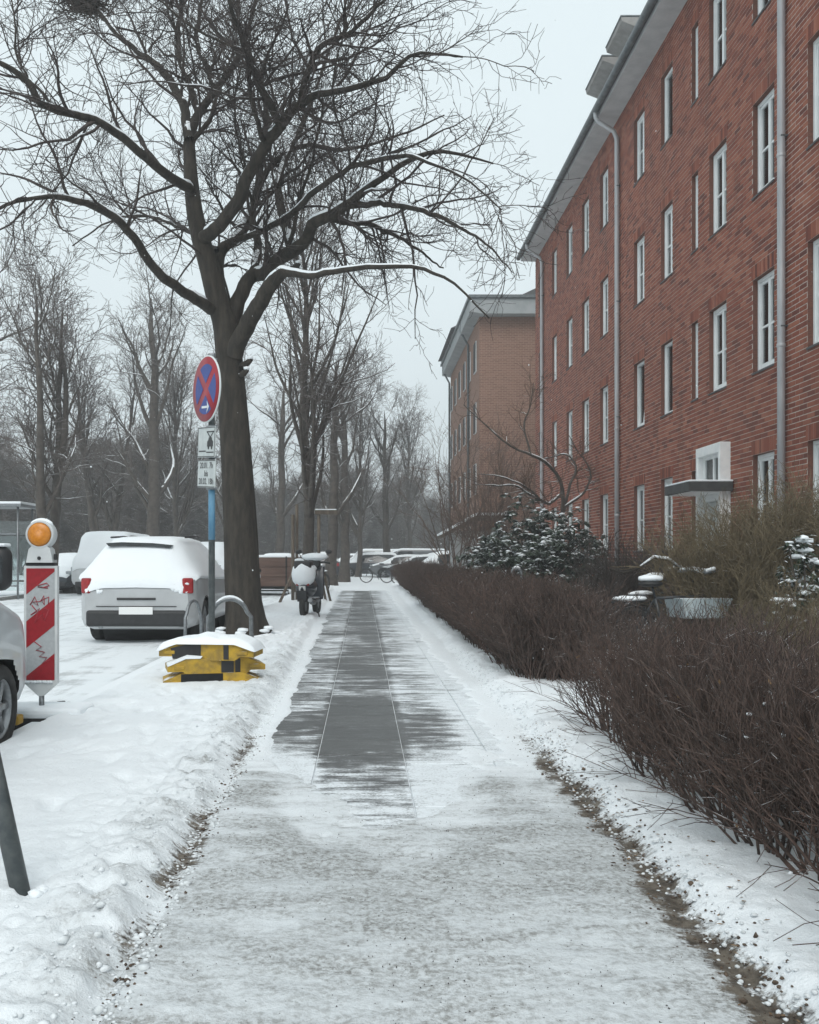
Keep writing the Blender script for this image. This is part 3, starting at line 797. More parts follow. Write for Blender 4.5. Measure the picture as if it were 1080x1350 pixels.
# ================================================================== TREES
TY = 14.9
def pp(px, py, d=0.0, Y=TY):
    y = Y+d; return ((px-478)*y/1250, y, 1.25-(py-735)*y/1250)
def big_tree():
    g = np.random.default_rng(3)
    S = 1250/TY
    #          list of (px, py, depth offset, radius px)
    limbs = [
        [(327, 852, 0, 33), (324, 832, 0, 29), (321, 790, 0, 25.5), (317, 700, 0, 24), (311, 600, 0, 21.5), (306, 520, 0, 19.5), (302, 470, 0, 19), (297, 430, 0, 17), (288, 400, 0, 15), (274, 345, -.1, 13.5), (262, 305, -.1, 12.5), (255, 265, -.1, 11), (251, 220, 0, 9), (250, 180, .1, 8), (262, 150, .3, 6), (285, 118, .6, 5), (312, 80, .8, 4), (330, 30, 1.0, 3), (345, -40, 1.2, 2), (350, -110, 1.2, 1)],
        [(303, 455, 0, 12), (304, 429, .1, 11), (314, 398, .2, 10), (322, 374, .3, 9.5), (333, 361, .4, 9), (345, 362, .3, 9), (366, 343, .2, 9), (387, 333, 0, 8.5), (405, 318, -.2, 8), (415, 299, -.4, 7.5), (434, 288, -.6, 7), (459, 271, -.8, 6), (480, 257, -1., 5), (507, 236, -1.1, 4), (555, 205, -1.2, 3), (600, 200, -1.2, 2), (655, 215, -1.2, 1)],
        [(308, 470, -.1, 12), (315, 447, -.2, 11.5), (330, 415, -.4, 11), (345, 388, -.6, 10), (354, 370, -.7, 9), (366, 357, -.8, 7.5), (378, 354, -.9, 5), (402, 360, -1.2, 4), (433, 356, -1.5, 3.5), (480, 351, -1.8, 3), (545, 354, -2.1, 2.2), (590, 372, -2.2, 1.5), (640, 420, -2.3, .8)],
        [(297, 425, 0, 9), (296, 395, .2, 10), (291, 355, .5, 9), (297, 330, .7, 8), (314, 314, 1, 7), (330, 286, 1.4, 6.5), (338, 250, 1.8, 6), (345, 210, 2.1, 5), (352, 165, 2.4, 4), (340, 100, 2.8, 3), (316, 40, 3, 2.4), (296, -10, 3.2, 1.6)],
        [(286, 330, .3, 4), (262, 313, 1, 3.2), (234, 299, 1.6, 2.6), (190, 284, 2.3, 2.2), (140, 290, 3., 1.6), (90, 320, 3.4, 1)],
        [(279, 408, -.1, 8), (262, 396, -.4, 7), (247, 387, -.7, 6.5), (223, 372, -1.1, 6), (204, 350, -1.4, 5.5), (178, 313, -1.8, 5), (141, 277, -2.3, 4.5), (89, 256, -2.8, 3.5), (41, 251, -3.2, 2.5), (-20, 270, -3.5, 1.6), (-80, 300, -3.7, .8)],
        [(253, 255, -.1, 7), (244, 246, -.4, 6.5), (196, 211, -1.2, 5.5), (148, 174, -1.8, 4.6), (104, 156, -2.2, 4.2), (59, 146, -2.6, 4), (37, 113, -2.8, 3.5), (0, 88, -3, 2.6), (-60, 60, -3.2, 1.6)],
        [(250, 185, 0, 7), (238, 141, .3, 6), (207, 93, .8, 5), (163, 52, 1.2, 4), (126, 7, 1.6, 3), (90, -50, 2., 2)],
        [(268, 314, -.2, 9), (288, 300, -.4, 8.5), (315, 268, -.6, 8.5), (333, 232, -.7, 8), (356, 193, -.9, 7), (372, 172, -1, 6.5), (395, 145, -1.2, 6), (418, 128, -1.4, 4.5), (453, 119, -1.7, 3.5), (514, 100, -2.2, 2.8), (555, 68, -2.5, 2), (620, 72, -2.8, 1)],
        [(387, 333, 0, 7), (383, 318, .3, 6.5), (378, 298, .6, 6.5), (369, 262, .9, 6), (368, 235, 1.2, 5), (381, 200, 1.6, 4.5), (400, 160, 2, 4), (418, 110, 2.4, 3), (440, 50, 2.8, 2), (470, -20, 3., 1.2)],
        [(332, 361, .4, 6), (341, 341, .6, 6), (341, 315, .9, 5.5), (333, 288, 1.1, 5), (345, 240, 1.4, 4.5), (372, 205, 1.6, 4), (410, 190, 2, 3.5), (460, 196, 2.4, 3), (520, 180, 3, 2), (590, 150, 3.4, 1)],
        [(312, 316, 1., 4.5), (345, 306, .5, 4), (380, 285, -.2, 4), (420, 250, -.8, 3.6), (460, 222, -1.2, 3), (505, 215, -1.6, 3), (540, 214, -1.8, 2.2), (600, 245, -2.2, 1.2), (650, 290, -2.4, .7)],
        [(372, 172, -1, 5), (350, 120, -1.3, 4.5), (333, 81, -1.6, 4), (315, 40, -1.9, 3.2), (298, -5, -2.2, 2.2), (290, -70, -2.4, 1.4)],
        [(395, 145, -1.2, 4.5), (408, 95, -1.5, 4), (430, 60, -1.7, 3.2), (480, 25, -2, 2.4), (520, -20, -2.2, 1.5)],
        [(262, 150, .3, 5), (250, 110, .8, 4.5), (238, 60, 1.2, 4), (240, 10, 1.6, 3), (230, -60, 1.8, 2)],
        [(285, 118, .6, 4), (265, 80, 1.0, 3.4), (258, 40, 1.3, 3), (262, -10, 1.6, 2)],
        [(459, 271, -.8, 4.5), (500, 270, -1.2, 3.6), (545, 282, -1.5, 3), (590, 300, -1.7, 2.2), (640, 330, -1.9, 1.2), (672, 365, -2, .6)],
        [(433, 289, -.6, 4), (455, 292, -.2, 3.6), (500, 296, .3, 3), (545, 320, .6, 2), (590, 352, .9, 1)],
    ]
    P, Rr = [], []
    for L in limbs:
        c = np.array([pp(a, b, d) for a, b, d, r in L]); r = np.array([x[3] for x in L])/S*(.94 if not len(P) else 1.0)
        K = max(16, len(L)*3)
        p = resample(c, 40); rr = np.interp(np.linspace(0, 1, 40), np.linspace(0, 1, len(L)), r)
        if len(P): p[3:] += np.cumsum(g.normal(0, .010, (37, 3)), 0)
        P.append(p); Rr.append(rr)
    # forward and backward reaching limbs fill the crown's depth
    P, Rr = np.array(P), np.array(Rr)
    seg = slice(0, None)
    E, ER = grow(g, P, np.minimum(Rr, .09), 1, 40, (1.8, 3.4), (40, 80), .22, .09, .35, .8, (.55, .05, .010), .3)
    keep = E[:, 0, 2] > 6.0
    E, ER = E[keep], ER[keep]
    A, AR = np.concatenate([P[1:], P[:1], E]), np.concatenate([Rr[1:], Rr[:1], ER])
    # twigs grow only where the limb is above the fork
    P2, R2 = grow(g, A, np.minimum(AR, .06), 14, 10, (1.0, 2.5), (32, 75), .09, .16, .12, 1, (.62, .030, .0055), .5)
    k = P2[:, 0, 2] > 5.6; P2, R2 = P2[k], R2[k]
    P3, R3 = grow(g, P2, R2, 7, 6, (.45, 1.1), (30, 70), .05, .22, .08, 1, (.7, .011, .0038), .35)
    P4, R4 = grow(g, P3, R3, 4, 4, (.15, .42), (30, 70), .10, .24, .15, 1, (.8, .0055, .0030), .25)
    t = thing('street_tree', 'large bare spreading tree with forked trunk behind the round sign', 'tree', (0, 0, 0))
    # trunk surface
    tv, tq = tubes(P[:1], Rr[:1]*1.0, 22)
    dirs = tv-np.repeat(P[0], 22, 0); ang = np.arctan2(dirs[:, 1], dirs[:, 0]); z = tv[:, 2]
    fl = 1+.14*np.exp(-np.clip(z, 0, 9)/.30)*(np.sin(ang*5+.6)+.6*np.sin(ang*3))+.05*(fbm(ang*6, z*1.4, 3, 90)-.5)*2
    fl += .35*np.exp(-np.clip(z+.1, 0, 9)/.16)
    tv = np.repeat(P[0], 22, 0)+dirs*fl[:, None]
    link('trunk', mesh_np('trunk', tv, tq, M['bark']), t)
    for i_ in range(1, len(P)): link('limb', mesh_np('limb', *tubes(P[i_:i_+1], Rr[i_:i_+1], 12), M['bark']), t)
    for i_ in range(len(E)): link('bough', mesh_np('bough', *tubes(E[i_:i_+1], ER[i_:i_+1], 6), M['bark']), t)
    link('crown', mesh_np('crown', *merge([tubes(P2, R2, 4), tubes(P3, R3, 3), tubes(P4, R4, 3)]), M['twig']), t)
    sn = snow_on(g, P[1:], Rr[1:], .012, .78, .6, 8, .9)+snow_on(g, E, ER, .012, .5)+snow_on(g, P2[::3], R2[::3], .011, .5)
    link('snow', mesh_np('snow', *merge(sn), M['snow']), t)
    # snow blown against the foot and in the fork
    m = MB()
    for k in range(26):
        a = random.uniform(3.3, 6.4); rr = .45+random.uniform(-.03, .12)
        m.ball((-1.80+rr*math.cos(a), TY+rr*math.sin(a), .05+random.uniform(0, .12)*(rr < .5)), (.10, .07, .035), sub=1, jit=.01)
    m.build('snow', M['snow'], t)
    # pruning stubs with snow
    for (px, py) in ((322, 492), (327, 478), (390, 352)):
        p = Vector(pp(px, py, -.15)); st_ = MB().tube([p+Vector((-.12, .05, -.06)), p, p+Vector((.06, -.03, .05))], [.06, .05, .035], 8).build('stub', M['bark'], t)
        MB().ball(p+Vector((.04, -.03, .07)), (.05, .045, .03), sub=2, jit=.006).build('snow', M['snow'], st_)
    
    return t
big_tree()
def nest():
    g = np.random.default_rng(5); c = np.array(pp(108, 3, 1.5))
    a = g.uniform(0, 6.28, 260); d = g.normal(size=(260, 3))*np.array([.16, .16, .07])
    s = c+d; dirn = np.stack([-np.sin(a), np.cos(a), g.normal(0, .25, 260)], 1)
    P = s[:, None, :]+dirn[:, None, :]*np.linspace(-.22, .22, 3)[None, :, None]
    o = link('bird_nest', mesh_np('bird_nest', *tubes(P, np.full((260, 3), .008), 3), M['bark'])); tag(o, 'dark twig nest high in the large bare tree', 'nest')
nest()

TA = tree_meshes('young_tree', 21, H=11.5, r0=.165, fork=.20, nl=30, llen=(3.6, 6.4), lang=(26, 52), lup=.30, wig=.06, n2=8, n3=5, n4=2, rt=.006)
TB = tree_meshes('park_tree', 22, H=13.5, r0=.33, fork=.22, nl=15, llen=(4.5, 7.5), lang=(35, 62), lup=.22, wig=.10, n2=8, n3=6, n4=2, leader=False, rt=.008)
TC = tree_meshes('stem_tree', 23, H=9.5, r0=.26, fork=.22, nl=9, llen=(2.8, 4.6), lang=(25, 55), lup=.25, wig=.1, n2=8, n3=5, n4=2, stems=3, rt=.007)
TD = tree_meshes('wood_tree', 24, H=17, r0=.30, fork=.20, nl=24, llen=(4, 7), lang=(30, 58), lup=.3, wig=.09, n2=8, n3=5, n4=0, rt=.014, snow=False)
TE = tree_meshes('wood_tree', 25, H=15, r0=.26, fork=.12, nl=24, llen=(3.5, 6), lang=(35, 70), lup=.2, wig=.12, n2=8, n3=5, n4=0, rt=.015, snow=False, stems=2)
TF = tree_meshes('thicket', 26, H=5.5, r0=.07, fork=.05, nl=16, llen=(1.5, 3), lang=(20, 55), lup=.3, wig=.12, n2=9, n3=6, n4=0, rt=.012, snow=False, stems=5)

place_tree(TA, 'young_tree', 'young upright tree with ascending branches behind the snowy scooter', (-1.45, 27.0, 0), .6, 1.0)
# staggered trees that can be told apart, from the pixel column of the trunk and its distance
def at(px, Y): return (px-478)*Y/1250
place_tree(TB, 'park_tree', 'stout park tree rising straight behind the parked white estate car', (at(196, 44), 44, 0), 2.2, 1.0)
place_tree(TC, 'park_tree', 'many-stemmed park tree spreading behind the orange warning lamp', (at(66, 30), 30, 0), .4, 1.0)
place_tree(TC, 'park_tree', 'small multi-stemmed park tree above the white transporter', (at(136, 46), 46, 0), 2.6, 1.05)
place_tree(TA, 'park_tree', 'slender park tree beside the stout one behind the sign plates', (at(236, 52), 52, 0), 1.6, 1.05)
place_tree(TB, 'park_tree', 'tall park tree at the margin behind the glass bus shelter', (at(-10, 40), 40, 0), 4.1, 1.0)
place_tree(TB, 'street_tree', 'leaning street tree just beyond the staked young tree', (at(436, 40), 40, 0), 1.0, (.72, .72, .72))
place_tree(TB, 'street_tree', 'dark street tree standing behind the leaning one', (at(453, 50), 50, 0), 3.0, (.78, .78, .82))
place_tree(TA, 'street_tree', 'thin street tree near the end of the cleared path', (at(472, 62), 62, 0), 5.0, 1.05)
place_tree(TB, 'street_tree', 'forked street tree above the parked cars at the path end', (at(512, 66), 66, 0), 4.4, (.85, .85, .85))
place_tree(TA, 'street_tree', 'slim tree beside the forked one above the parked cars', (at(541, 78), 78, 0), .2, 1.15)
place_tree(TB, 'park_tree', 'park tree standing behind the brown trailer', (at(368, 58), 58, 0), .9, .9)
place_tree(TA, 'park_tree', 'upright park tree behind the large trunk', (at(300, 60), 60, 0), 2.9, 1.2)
# wood beyond the road: one mass
wood = bpy.data.objects.new('distant_wood', None); col.objects.link(wood); tag(wood, 'grey mass of bare trees fading into the haze', 'wood', kind='stuff')
g = np.random.default_rng(77)
n_w = 0
for k in range(1500):
    y = g.uniform(62, 150); px = g.uniform(-260, 720)
    x = at(px, y)
    if y < 96 and x > -13.5: continue
    if 5 < x and y < 100: continue
    if x > -13 and y < 96: continue
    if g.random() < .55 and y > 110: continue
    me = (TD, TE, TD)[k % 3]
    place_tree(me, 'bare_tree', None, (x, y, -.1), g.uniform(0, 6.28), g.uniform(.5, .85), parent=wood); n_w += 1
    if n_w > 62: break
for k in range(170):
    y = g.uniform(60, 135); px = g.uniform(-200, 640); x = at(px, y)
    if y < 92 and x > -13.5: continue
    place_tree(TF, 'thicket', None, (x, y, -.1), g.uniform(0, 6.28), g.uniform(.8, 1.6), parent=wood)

# ================================================================== HEDGES AND SHRUBS
def shrub_mesh(name, seed, mat, h=.9, stems=42, fan=34, base=.10, tw=7, twl=(.12, .30), r=(.0045, .0016), tw2=0, wig=.10, tang=(12, 38), up=.14):
    g = np.random.default_rng(seed)
    a = g.uniform(0, 6.28, stems); rad = base*np.sqrt(g.random(stems))
    p = np.stack([rad*np.cos(a), rad*np.sin(a), np.full(stems, -.03)], 1)
    fa = np.radians(fan)*np.sqrt(g.random(stems)); b = a+g.normal(0, .5, stems)
    d = np.stack([np.sin(fa)*np.cos(b), np.sin(fa)*np.sin(b), np.cos(fa)], 1)
    K = 7; L = h*g.uniform(.72, 1.08, stems)/np.cos(fa*.6)
    P = np.empty((stems, K, 3)); P[:, 0] = p; cur = d
    for k in range(1, K):
        cur = unit(cur+g.normal(size=cur.shape)*wig+np.array([0, 0, up*.5])); P[:, k] = P[:, k-1]+cur*(L/(K-1))[:, None]
    q = np.linspace(0, 1, K)[None]; Rr = np.repeat(r[0]*(1-q)+r[1]*q, stems, 0)*g.uniform(.7, 1.3, (stems, 1))
    P2, R2 = grow(g, P, Rr, tw, 4, twl, tang, up, .16, .22, 1, (.7, r[0]*.6, r[1]*.9), .3)
    v = [tubes(P, Rr, 4), tubes(P2, R2, 3)]
    if tw2:
        P3, R3 = grow(g, P2, R2, tw2, 3, (twl[0]*.5, twl[1]*.6), tang, up, .16, .2, 1, (.8, r[0]*.4, r[1]*.8), .2); v.append(tubes(P3, R3, 3))
    return mesh_np(name, *merge(v), M[mat])
H1 = [shrub_mesh('hedge_shrub', 100+k, 'hedge', h=.68, stems=17, fan=44, base=.07, tw=8, twl=(.18, .42), tw2=3, r=(.0080, .0017), wig=.13, tang=(18, 48)) for k in range(5)]
H2 = [shrub_mesh('hedge_shrub', 110+k, 'hedge', h=.86, stems=30, fan=26, base=.14, tw=10, twl=(.14, .30), tw2=2, r=(.0065, .0026), wig=.13, tang=(18, 48)) for k in range(4)]
def hedge(name, label, x0, x1, y0, y1, dx, dy, meshes, sz, edge=0.0):
    t = thing(name, label, 'hedge', ((x0+x1)/2, y0, 0), group=None)
    cx = (x0+x1)/2; y = y0; k = 0
    while y < y1:
        x = x0
        while x <= x1+1e-6:
            s = sz*random.uniform(.9, 1.08); lx, ly = x-cx+random.uniform(-.06, .06), y-y0+random.uniform(-.07, .07)
            tilt = R(14)*((x-cx)/max(.01, (x1-x0)/2))
            link('shrub', random.choice(meshes), t, (lx, ly, .02), (0, tilt*edge, random.uniform(0, 6.28)), (s, s, s*random.uniform(.92, 1.06))); k += 1
            x += dx
        y += dy
    return t
hedge('hedge', 'loose brown twig hedge nearest the viewer, spilling over the snow', 1.66, 2.32, 1.9, 6.55, .33, .31, H1, 1.0, .9)
hedge('hedge', 'clipped dark brown hedge running along the path beyond the gap', 1.66, 2.04, 9.15, 24, .19, .185, H2, 1.0, .3)
hedge('hedge', 'far end of the clipped brown hedge near the parked cars', 1.75, 2.2, 24.2, 40, .30, .40, [me for me in H2], 1.12, .2)

# snow lodged in the near hedge
o = MB()
for k in range(170):
    x, y = random.uniform(1.5, 2.7), random.uniform(2.6, 6.8); s = random.uniform(.006, .014)
    o.ball((x, y, random.uniform(.06, .62)), (s*1.3, s, s*.7), sub=1, jit=s*.25)
o = o.build('hedge_snow', M['snow']); tag(o, 'small lumps of snow caught among the twigs of the near hedge', 'snow', kind='stuff')

M['dead_leaf'] = simple('withered_leaf', (.13, .075, .035), (.24, .15, .075), 15, .8)
g_ = np.random.default_rng(61); nL = 420
o0 = np.stack([g_.uniform(1.45, 2.6, nL), g_.uniform(2.2, 6.8, nL), g_.uniform(.15, .78, nL)], 1)
k2 = 160; o0[:k2, 0] = path_right(o0[:k2, 1]-0)+g_.normal(.10, .10, k2); o0[:k2, 2] = [ground_h(a_, b_)+.006 for a_, b_ in o0[:k2, :2]]
a_ = unit(g_.normal(size=(nL, 3))); b_ = unit(np.cross(a_, g_.normal(size=(nL, 3)))); a_[:k2, 2] *= .15; b_[:k2, 2] *= .15
L_ = g_.uniform(.008, .018, nL)[:, None]
lv = np.stack([o0-a_*L_, o0+b_*L_*.5, o0+a_*L_, o0-b_*L_*.5], 1).reshape(-1, 3)
tag(link('withered_leaves', mesh_np('withered_leaves', lv, np.arange(4*nL).reshape(-1, 4), M['dead_leaf'], False)), 'withered brown leaves in the near hedge and along the dirt strip', 'leaves', kind='stuff')
OL = [shrub_mesh('green_shrub', 130+k, 'olive', h=1.8, stems=38, fan=34, base=.28, tw=11, twl=(.3, .75), tw2=4, r=(.0085, .0028), wig=.14, tang=(18, 55)) for k in range(2)]
def shrub(name, label, me, loc, s, n=1, spread=0.0, cat='shrub', part='stems'):
    t = thing(name, label, cat, loc)
    for k in range(n):
        a = random.uniform(0, 6.28); rr = spread*math.sqrt(random.random()) if k else 0
        link(part, random.choice(me), t, (rr*math.cos(a), rr*math.sin(a), 0), (0, 0, random.uniform(0, 6.28)), (s*random.uniform(.85, 1.1),)*3)
    return t
shrub('green_stemmed_shrub', 'tall olive-stemmed shrub in front of the entrance door', OL, (3.95, 10.2, 0), .86, 3, .25)
shrub('green_stemmed_shrub', 'wide olive-brown shrub below the ground-floor window by the downpipe', OL, (4.75, 10.1, 0), .95, 6, .6)
shrub('green_stemmed_shrub', 'olive-brown shrub nearest the viewer, at the margin beside the near hedge', OL, (3.75, 7.9, 0), .52, 3, .35)
SH = [shrub_mesh('bare_shrub', 140+k, 'shrub', h=1.5, stems=34, fan=36, base=.15, tw=8, twl=(.25, .6), tw2=3, r=(.008, .0035), wig=.14) for k in range(2)]
shrub('bare_shrub', 'dark bare shrub against the wall beside the evergreen', SH, (5.5, 18.6, 0), .95, 3, .5)
shrub('bare_shrub', 'dark bare shrub under the ground-floor windows, near the door', SH, (5.2, 15.6, 0), .85, 3, .6)
shrub('bare_shrub', 'low dark bare shrub behind the parked bicycle', SH, (3.7, 12.6, 0), .85, 3, .5)
shrub('bare_shrub', 'thin tangled bare shrub in front of the bicycle with the pale basket', SH, (2.72, 8.9, 0), .45, 1, .25)
shrub('bare_shrub', 'sparse bare shrub standing between the near hedge and the olive shrubs', SH, (3.3, 8.5, 0), .42, 1, .25)
shrub('bare_shrub', 'low bare shrub growing inside the gap of the hedge', SH, (3.0, 12.0, 0), .55, 3, .5)
RT = [shrub_mesh('red_shrub', 150+k, 'redtwig', h=5.2, stems=16, fan=30, base=.2, tw=9, twl=(.7, 1.9), tw2=4, r=(.028, .005), wig=.12, tang=(20, 55)) for k in range(2)]
shrub('small_tree', 'reddish fine-twigged small tree in front of the far house', RT, (4.1, 41.0, 0), 1.3, 1, .8, 'tree', 'crown')
shrub('small_tree', 'reddish fine-twigged small tree between the two brick houses', RT, (5.6, 40.2, 0), 1.15, 2, .8, 'tree', 'crown')
# ornamental tree with arching, snow-lined branches
def arching_tree():
    g = np.random.default_rng(9)
    Y = 26.5
    q = lambda *L: np.array([((px-478)*(Y+d)/1250, Y+d, 1.25-(py-735)*(Y+d)/1250) for px, py, d in L])
    limbs = [(q((735, 775, 0), (738, 720, 0), (742, 680, 0), (741, 640, 0), (722, 612, -.3), (700, 600, -.6), (672, 588, -.8), (640, 560, -1), (612, 534, -1.2)), .075),
             (q((741, 650, 0), (728, 662, -.2), (719, 662, -.4), (700, 645, -.7), (684, 636, -1), (660, 628, -1.2), (632, 626, -1.3)), .045),
             (q((719, 662, -.4), (698, 652, -.6), (680, 641, -.8), (655, 640, -1), (628, 639, -1.2)), .04),
             (q((742, 680, 0), (752, 640, .2), (760, 618, .3), (750, 600, .4), (732, 602, .5), (716, 606, .6)), .045),
             (q((742, 670, 0), (770, 650, .3), (778, 625, .4), (765, 600, .5), (748, 575, .6)), .04),
             (q((700, 600, -.6), (690, 560, -.4), (700, 530, -.2), (702, 505, 0)), .03)]
    P = np.array([resample(c, 24) for c, r in limbs]); P[:, 2:] += np.cumsum(g.normal(0, .008, P[:, 2:].shape), 1)
    Rr = np.array([np.linspace(r, .010, 24) for c, r in limbs])
    P2, R2 = grow(g, P, Rr, 16, 6, (.4, 1.2), (30, 75), .18, .2, .15, 1, (.6, .014, .005), .3)
    P3, R3 = grow(g, P2, R2, 6, 4, (.2, .5), (25, 65), .1, .2, .1, 1, (.7, .006, .004), .3)
    t = thing('ornamental_tree', 'small tree with arching snow-lined branches above the evergreen bush', 'tree')
    link('trunk', mesh_np('trunk', *tubes(P, Rr, 8), M['bark_far']), t)
    link('crown', mesh_np('crown', *merge([tubes(P2, R2, 4), tubes(P3, R3, 3)]), M['redtwig']), t)
    link('snow', mesh_np('snow', *merge(snow_on(g, P, Rr, .01, .85, .9)+snow_on(g, P2[::2], R2[::2], .008, .6, .9)), M['snow']), t)
arching_tree()

def evergreen(name, label, c, rad, n_ros, leafl=.11, seed=0, low=.1):
    """rosettes of drooping leaves spread through the outer shell, snow on the upper ones"""
    g = np.random.default_rng(seed)
    t = thing(name, label, 'shrub', (c[0], c[1], 0))
    d = unit(g.normal(size=(n_ros, 3))); d[:, 2] = np.abs(d[:, 2])*1.1-.15; d = unit(d)
    bl = 1+.22*np.sin(d[:, 0]*5+seed)*np.cos(d[:, 1]*6+d[:, 2]*4)
    ctr = d*np.array(rad)*(g.uniform(.62, 1.0, n_ros)*bl)[:, None]; ctr[:, 2] = np.maximum(ctr[:, 2], low*g.random(n_ros))
    nl = 9
    idx = np.repeat(np.arange(n_ros), nl); N = len(idx)
    a = g.uniform(0, 6.28, N); droop = g.uniform(.25, .95, N)
    ax = unit(np.stack([np.cos(a), np.sin(a), -np.tan(droop)*.8], 1)+d[idx]*.35); sd = unit(np.cross(ax, np.array([0, 0, 1.])+g.normal(0, .2, (N, 3))))
    up = np.cross(sd, ax); L = leafl*g.uniform(.7, 1.25, N)[:, None]; w = L*.19
    o = ctr[idx]+g.normal(0, .02, (N, 3))
    pts = np.stack([o, o+ax*L*.35+sd*w-up*L*.04, o+ax*L*.4+up*L*.03, o+ax*L*.35-sd*w-up*L*.04, o+ax*L*.8+sd*w*.75-up*L*.12, o+ax*L-up*L*.16, o+ax*L*.8-sd*w*.75-up*L*.12], 1)
    f0 = np.array([(0, 1, 2, 2), (0, 2, 3, 3), (2, 1, 4, 5), (2, 5, 6, 3)])
    v = pts.reshape(-1, 3); q4 = (f0[None]+7*np.arange(N)[:, None, None]).reshape(-1, 4)
    tri = np.concatenate([q4[:, [0, 1, 2]], q4[q4[:, 2] != q4[:, 3]][:, [0, 2, 3]]])
    o_ = link('foliage', mesh_np('foliage', v, tri, M['leaf'], False), t); o_['kind'] = 'stuff'
    # stems
    S = ctr[::3]; P = np.stack([np.zeros_like(S)+np.array([0, 0, .05]), S*np.array([.35, .35, .55]), S], 1)
    link('stems', mesh_np('stems', *tubes(P, np.repeat(np.array([[.03, .018, .006]]), len(S), 0), 4), M['bark_far']), t)
    m = MB()
    for k in np.nonzero((d[:, 2] > .12) & (g.random(n_ros) < .55))[0]:
        s = g.uniform(.025, .06)
        m.ball(ctr[k]+np.array([0, 0, .02])+g.normal(0, .015, 3), (s*g.uniform(1, 1.7), s*g.uniform(.9, 1.3), s*.45), sub=1, jit=s*.16)
    s_ = m.build('snow', M['snow'], t); s_['kind'] = 'stuff'
    return t
evergreen('evergreen_bush', 'broad dark evergreen bush dusted with snow behind the clipped hedge', (4.15, 22.6), (1.95, 2.6, 2.45), 1500, .17, 31)
evergreen('evergreen_bush', 'small snow-flecked evergreen beside the olive shrubs at the margin', (4.1, 8.75), (.42, .5, 1.40), 260, .085, 32)

# ================================================================== VEHICLES
def paint(name, c, snow=None): return simple(name, c, tuple(v*.86 for v in c), 3, .32, metal=.0, coat=.4, snow=snow)
M['car_white'] = paint('car_paint_white', (.62, .64, .65), (.75, 1.1, .4, 5))
M['car_silver'] = paint('car_paint_pale_silver', (.44, .455, .465), (.35, 1.0, .6, 4))
M['van_silver'] = paint('car_paint_silver', (.50, .53, .55), (.95, 1.15, .2, 6))
M['car_dark'] = paint('car_paint_dark', (.03, .035, .045), (.6, .9, .3, 4))
M['car_grey'] = paint('car_paint_grey', (.13, .14, .15), (.6, .9, .3, 4))
M['car_red'] = paint('car_paint_red', (.16, .03, .025), (.6, .9, .3, 4))
M['car_glass'] = simple('car_glass', (.012, .014, .015), (.03, .034, .036), 3, .08, spec=.7, snow=(1.0, 1.25, .3, 5))
M['tail_light'] = simple('tail_light', (.35, .012, .015), (.22, .008, .01), 20, .15)
M['head_light'] = simple('head_light', (.30, .33, .35), (.45, .48, .5), 20, .12, metal=.3)
M['rim'] = simple('wheel_rim', (.22, .23, .24), (.33, .34, .35), 12, .4, metal=.6)
M['plate'] = simple('plate_white', (.75, .76, .75), (.78, .78, .77), 5, .4)
M['wheel_well'] = M['dark']

def wheel_meshes(r, w=.20):
    ty = MB().lathe([(r*.66, -w/2), (r*.80, -w/2-.004), (r*.93, -w/2+.008), (r*.99, -w/2+.03), (r, -w/4), (r, w/4), (r*.99, w/2-.03), (r*.93, w/2-.008), (r*.80, w/2+.004), (r*.66, w/2)], 'X', (0, 0, 0), 36, close=True).mesh('wheel', M['rubber'])
    m = MB(); m.lathe([(r*.67, -w/2+.015), (r*.64, -w/2+.02), (r*.60, -w/2+.06), (r*.60, w/2-.06), (r*.64, w/2-.02), (r*.67, w/2-.015)], 'X', (0, 0, 0), 32, close=True)
    for sx in (-1, 1):
        m.lathe([(.06, sx*(w/2-.035)), (.055, sx*(w/2-.025)), (.01, sx*(w/2-.022))], 'X', (0, 0, 0), 14)
        for k in range(6):
            a = R(60*k); m.box((sx*(w/2-.045), math.cos(a)*r*.34, math.sin(a)*r*.34), (.025, r*.58, .05), rot=Matrix.Rotation(a, 3, 'X'), bevel=.006, seg=1)
    rim = m.mesh('rim', M['rim'])
    hub = MB().lathe([(r*.6, -.03), (r*.6, .03)], 'X', (0, 0, 0), 24).mesh('brake_disc', M['dark'])
    return ty, rim, hub
WHEELS = {r: wheel_meshes(r) for r in (.31, .335)}

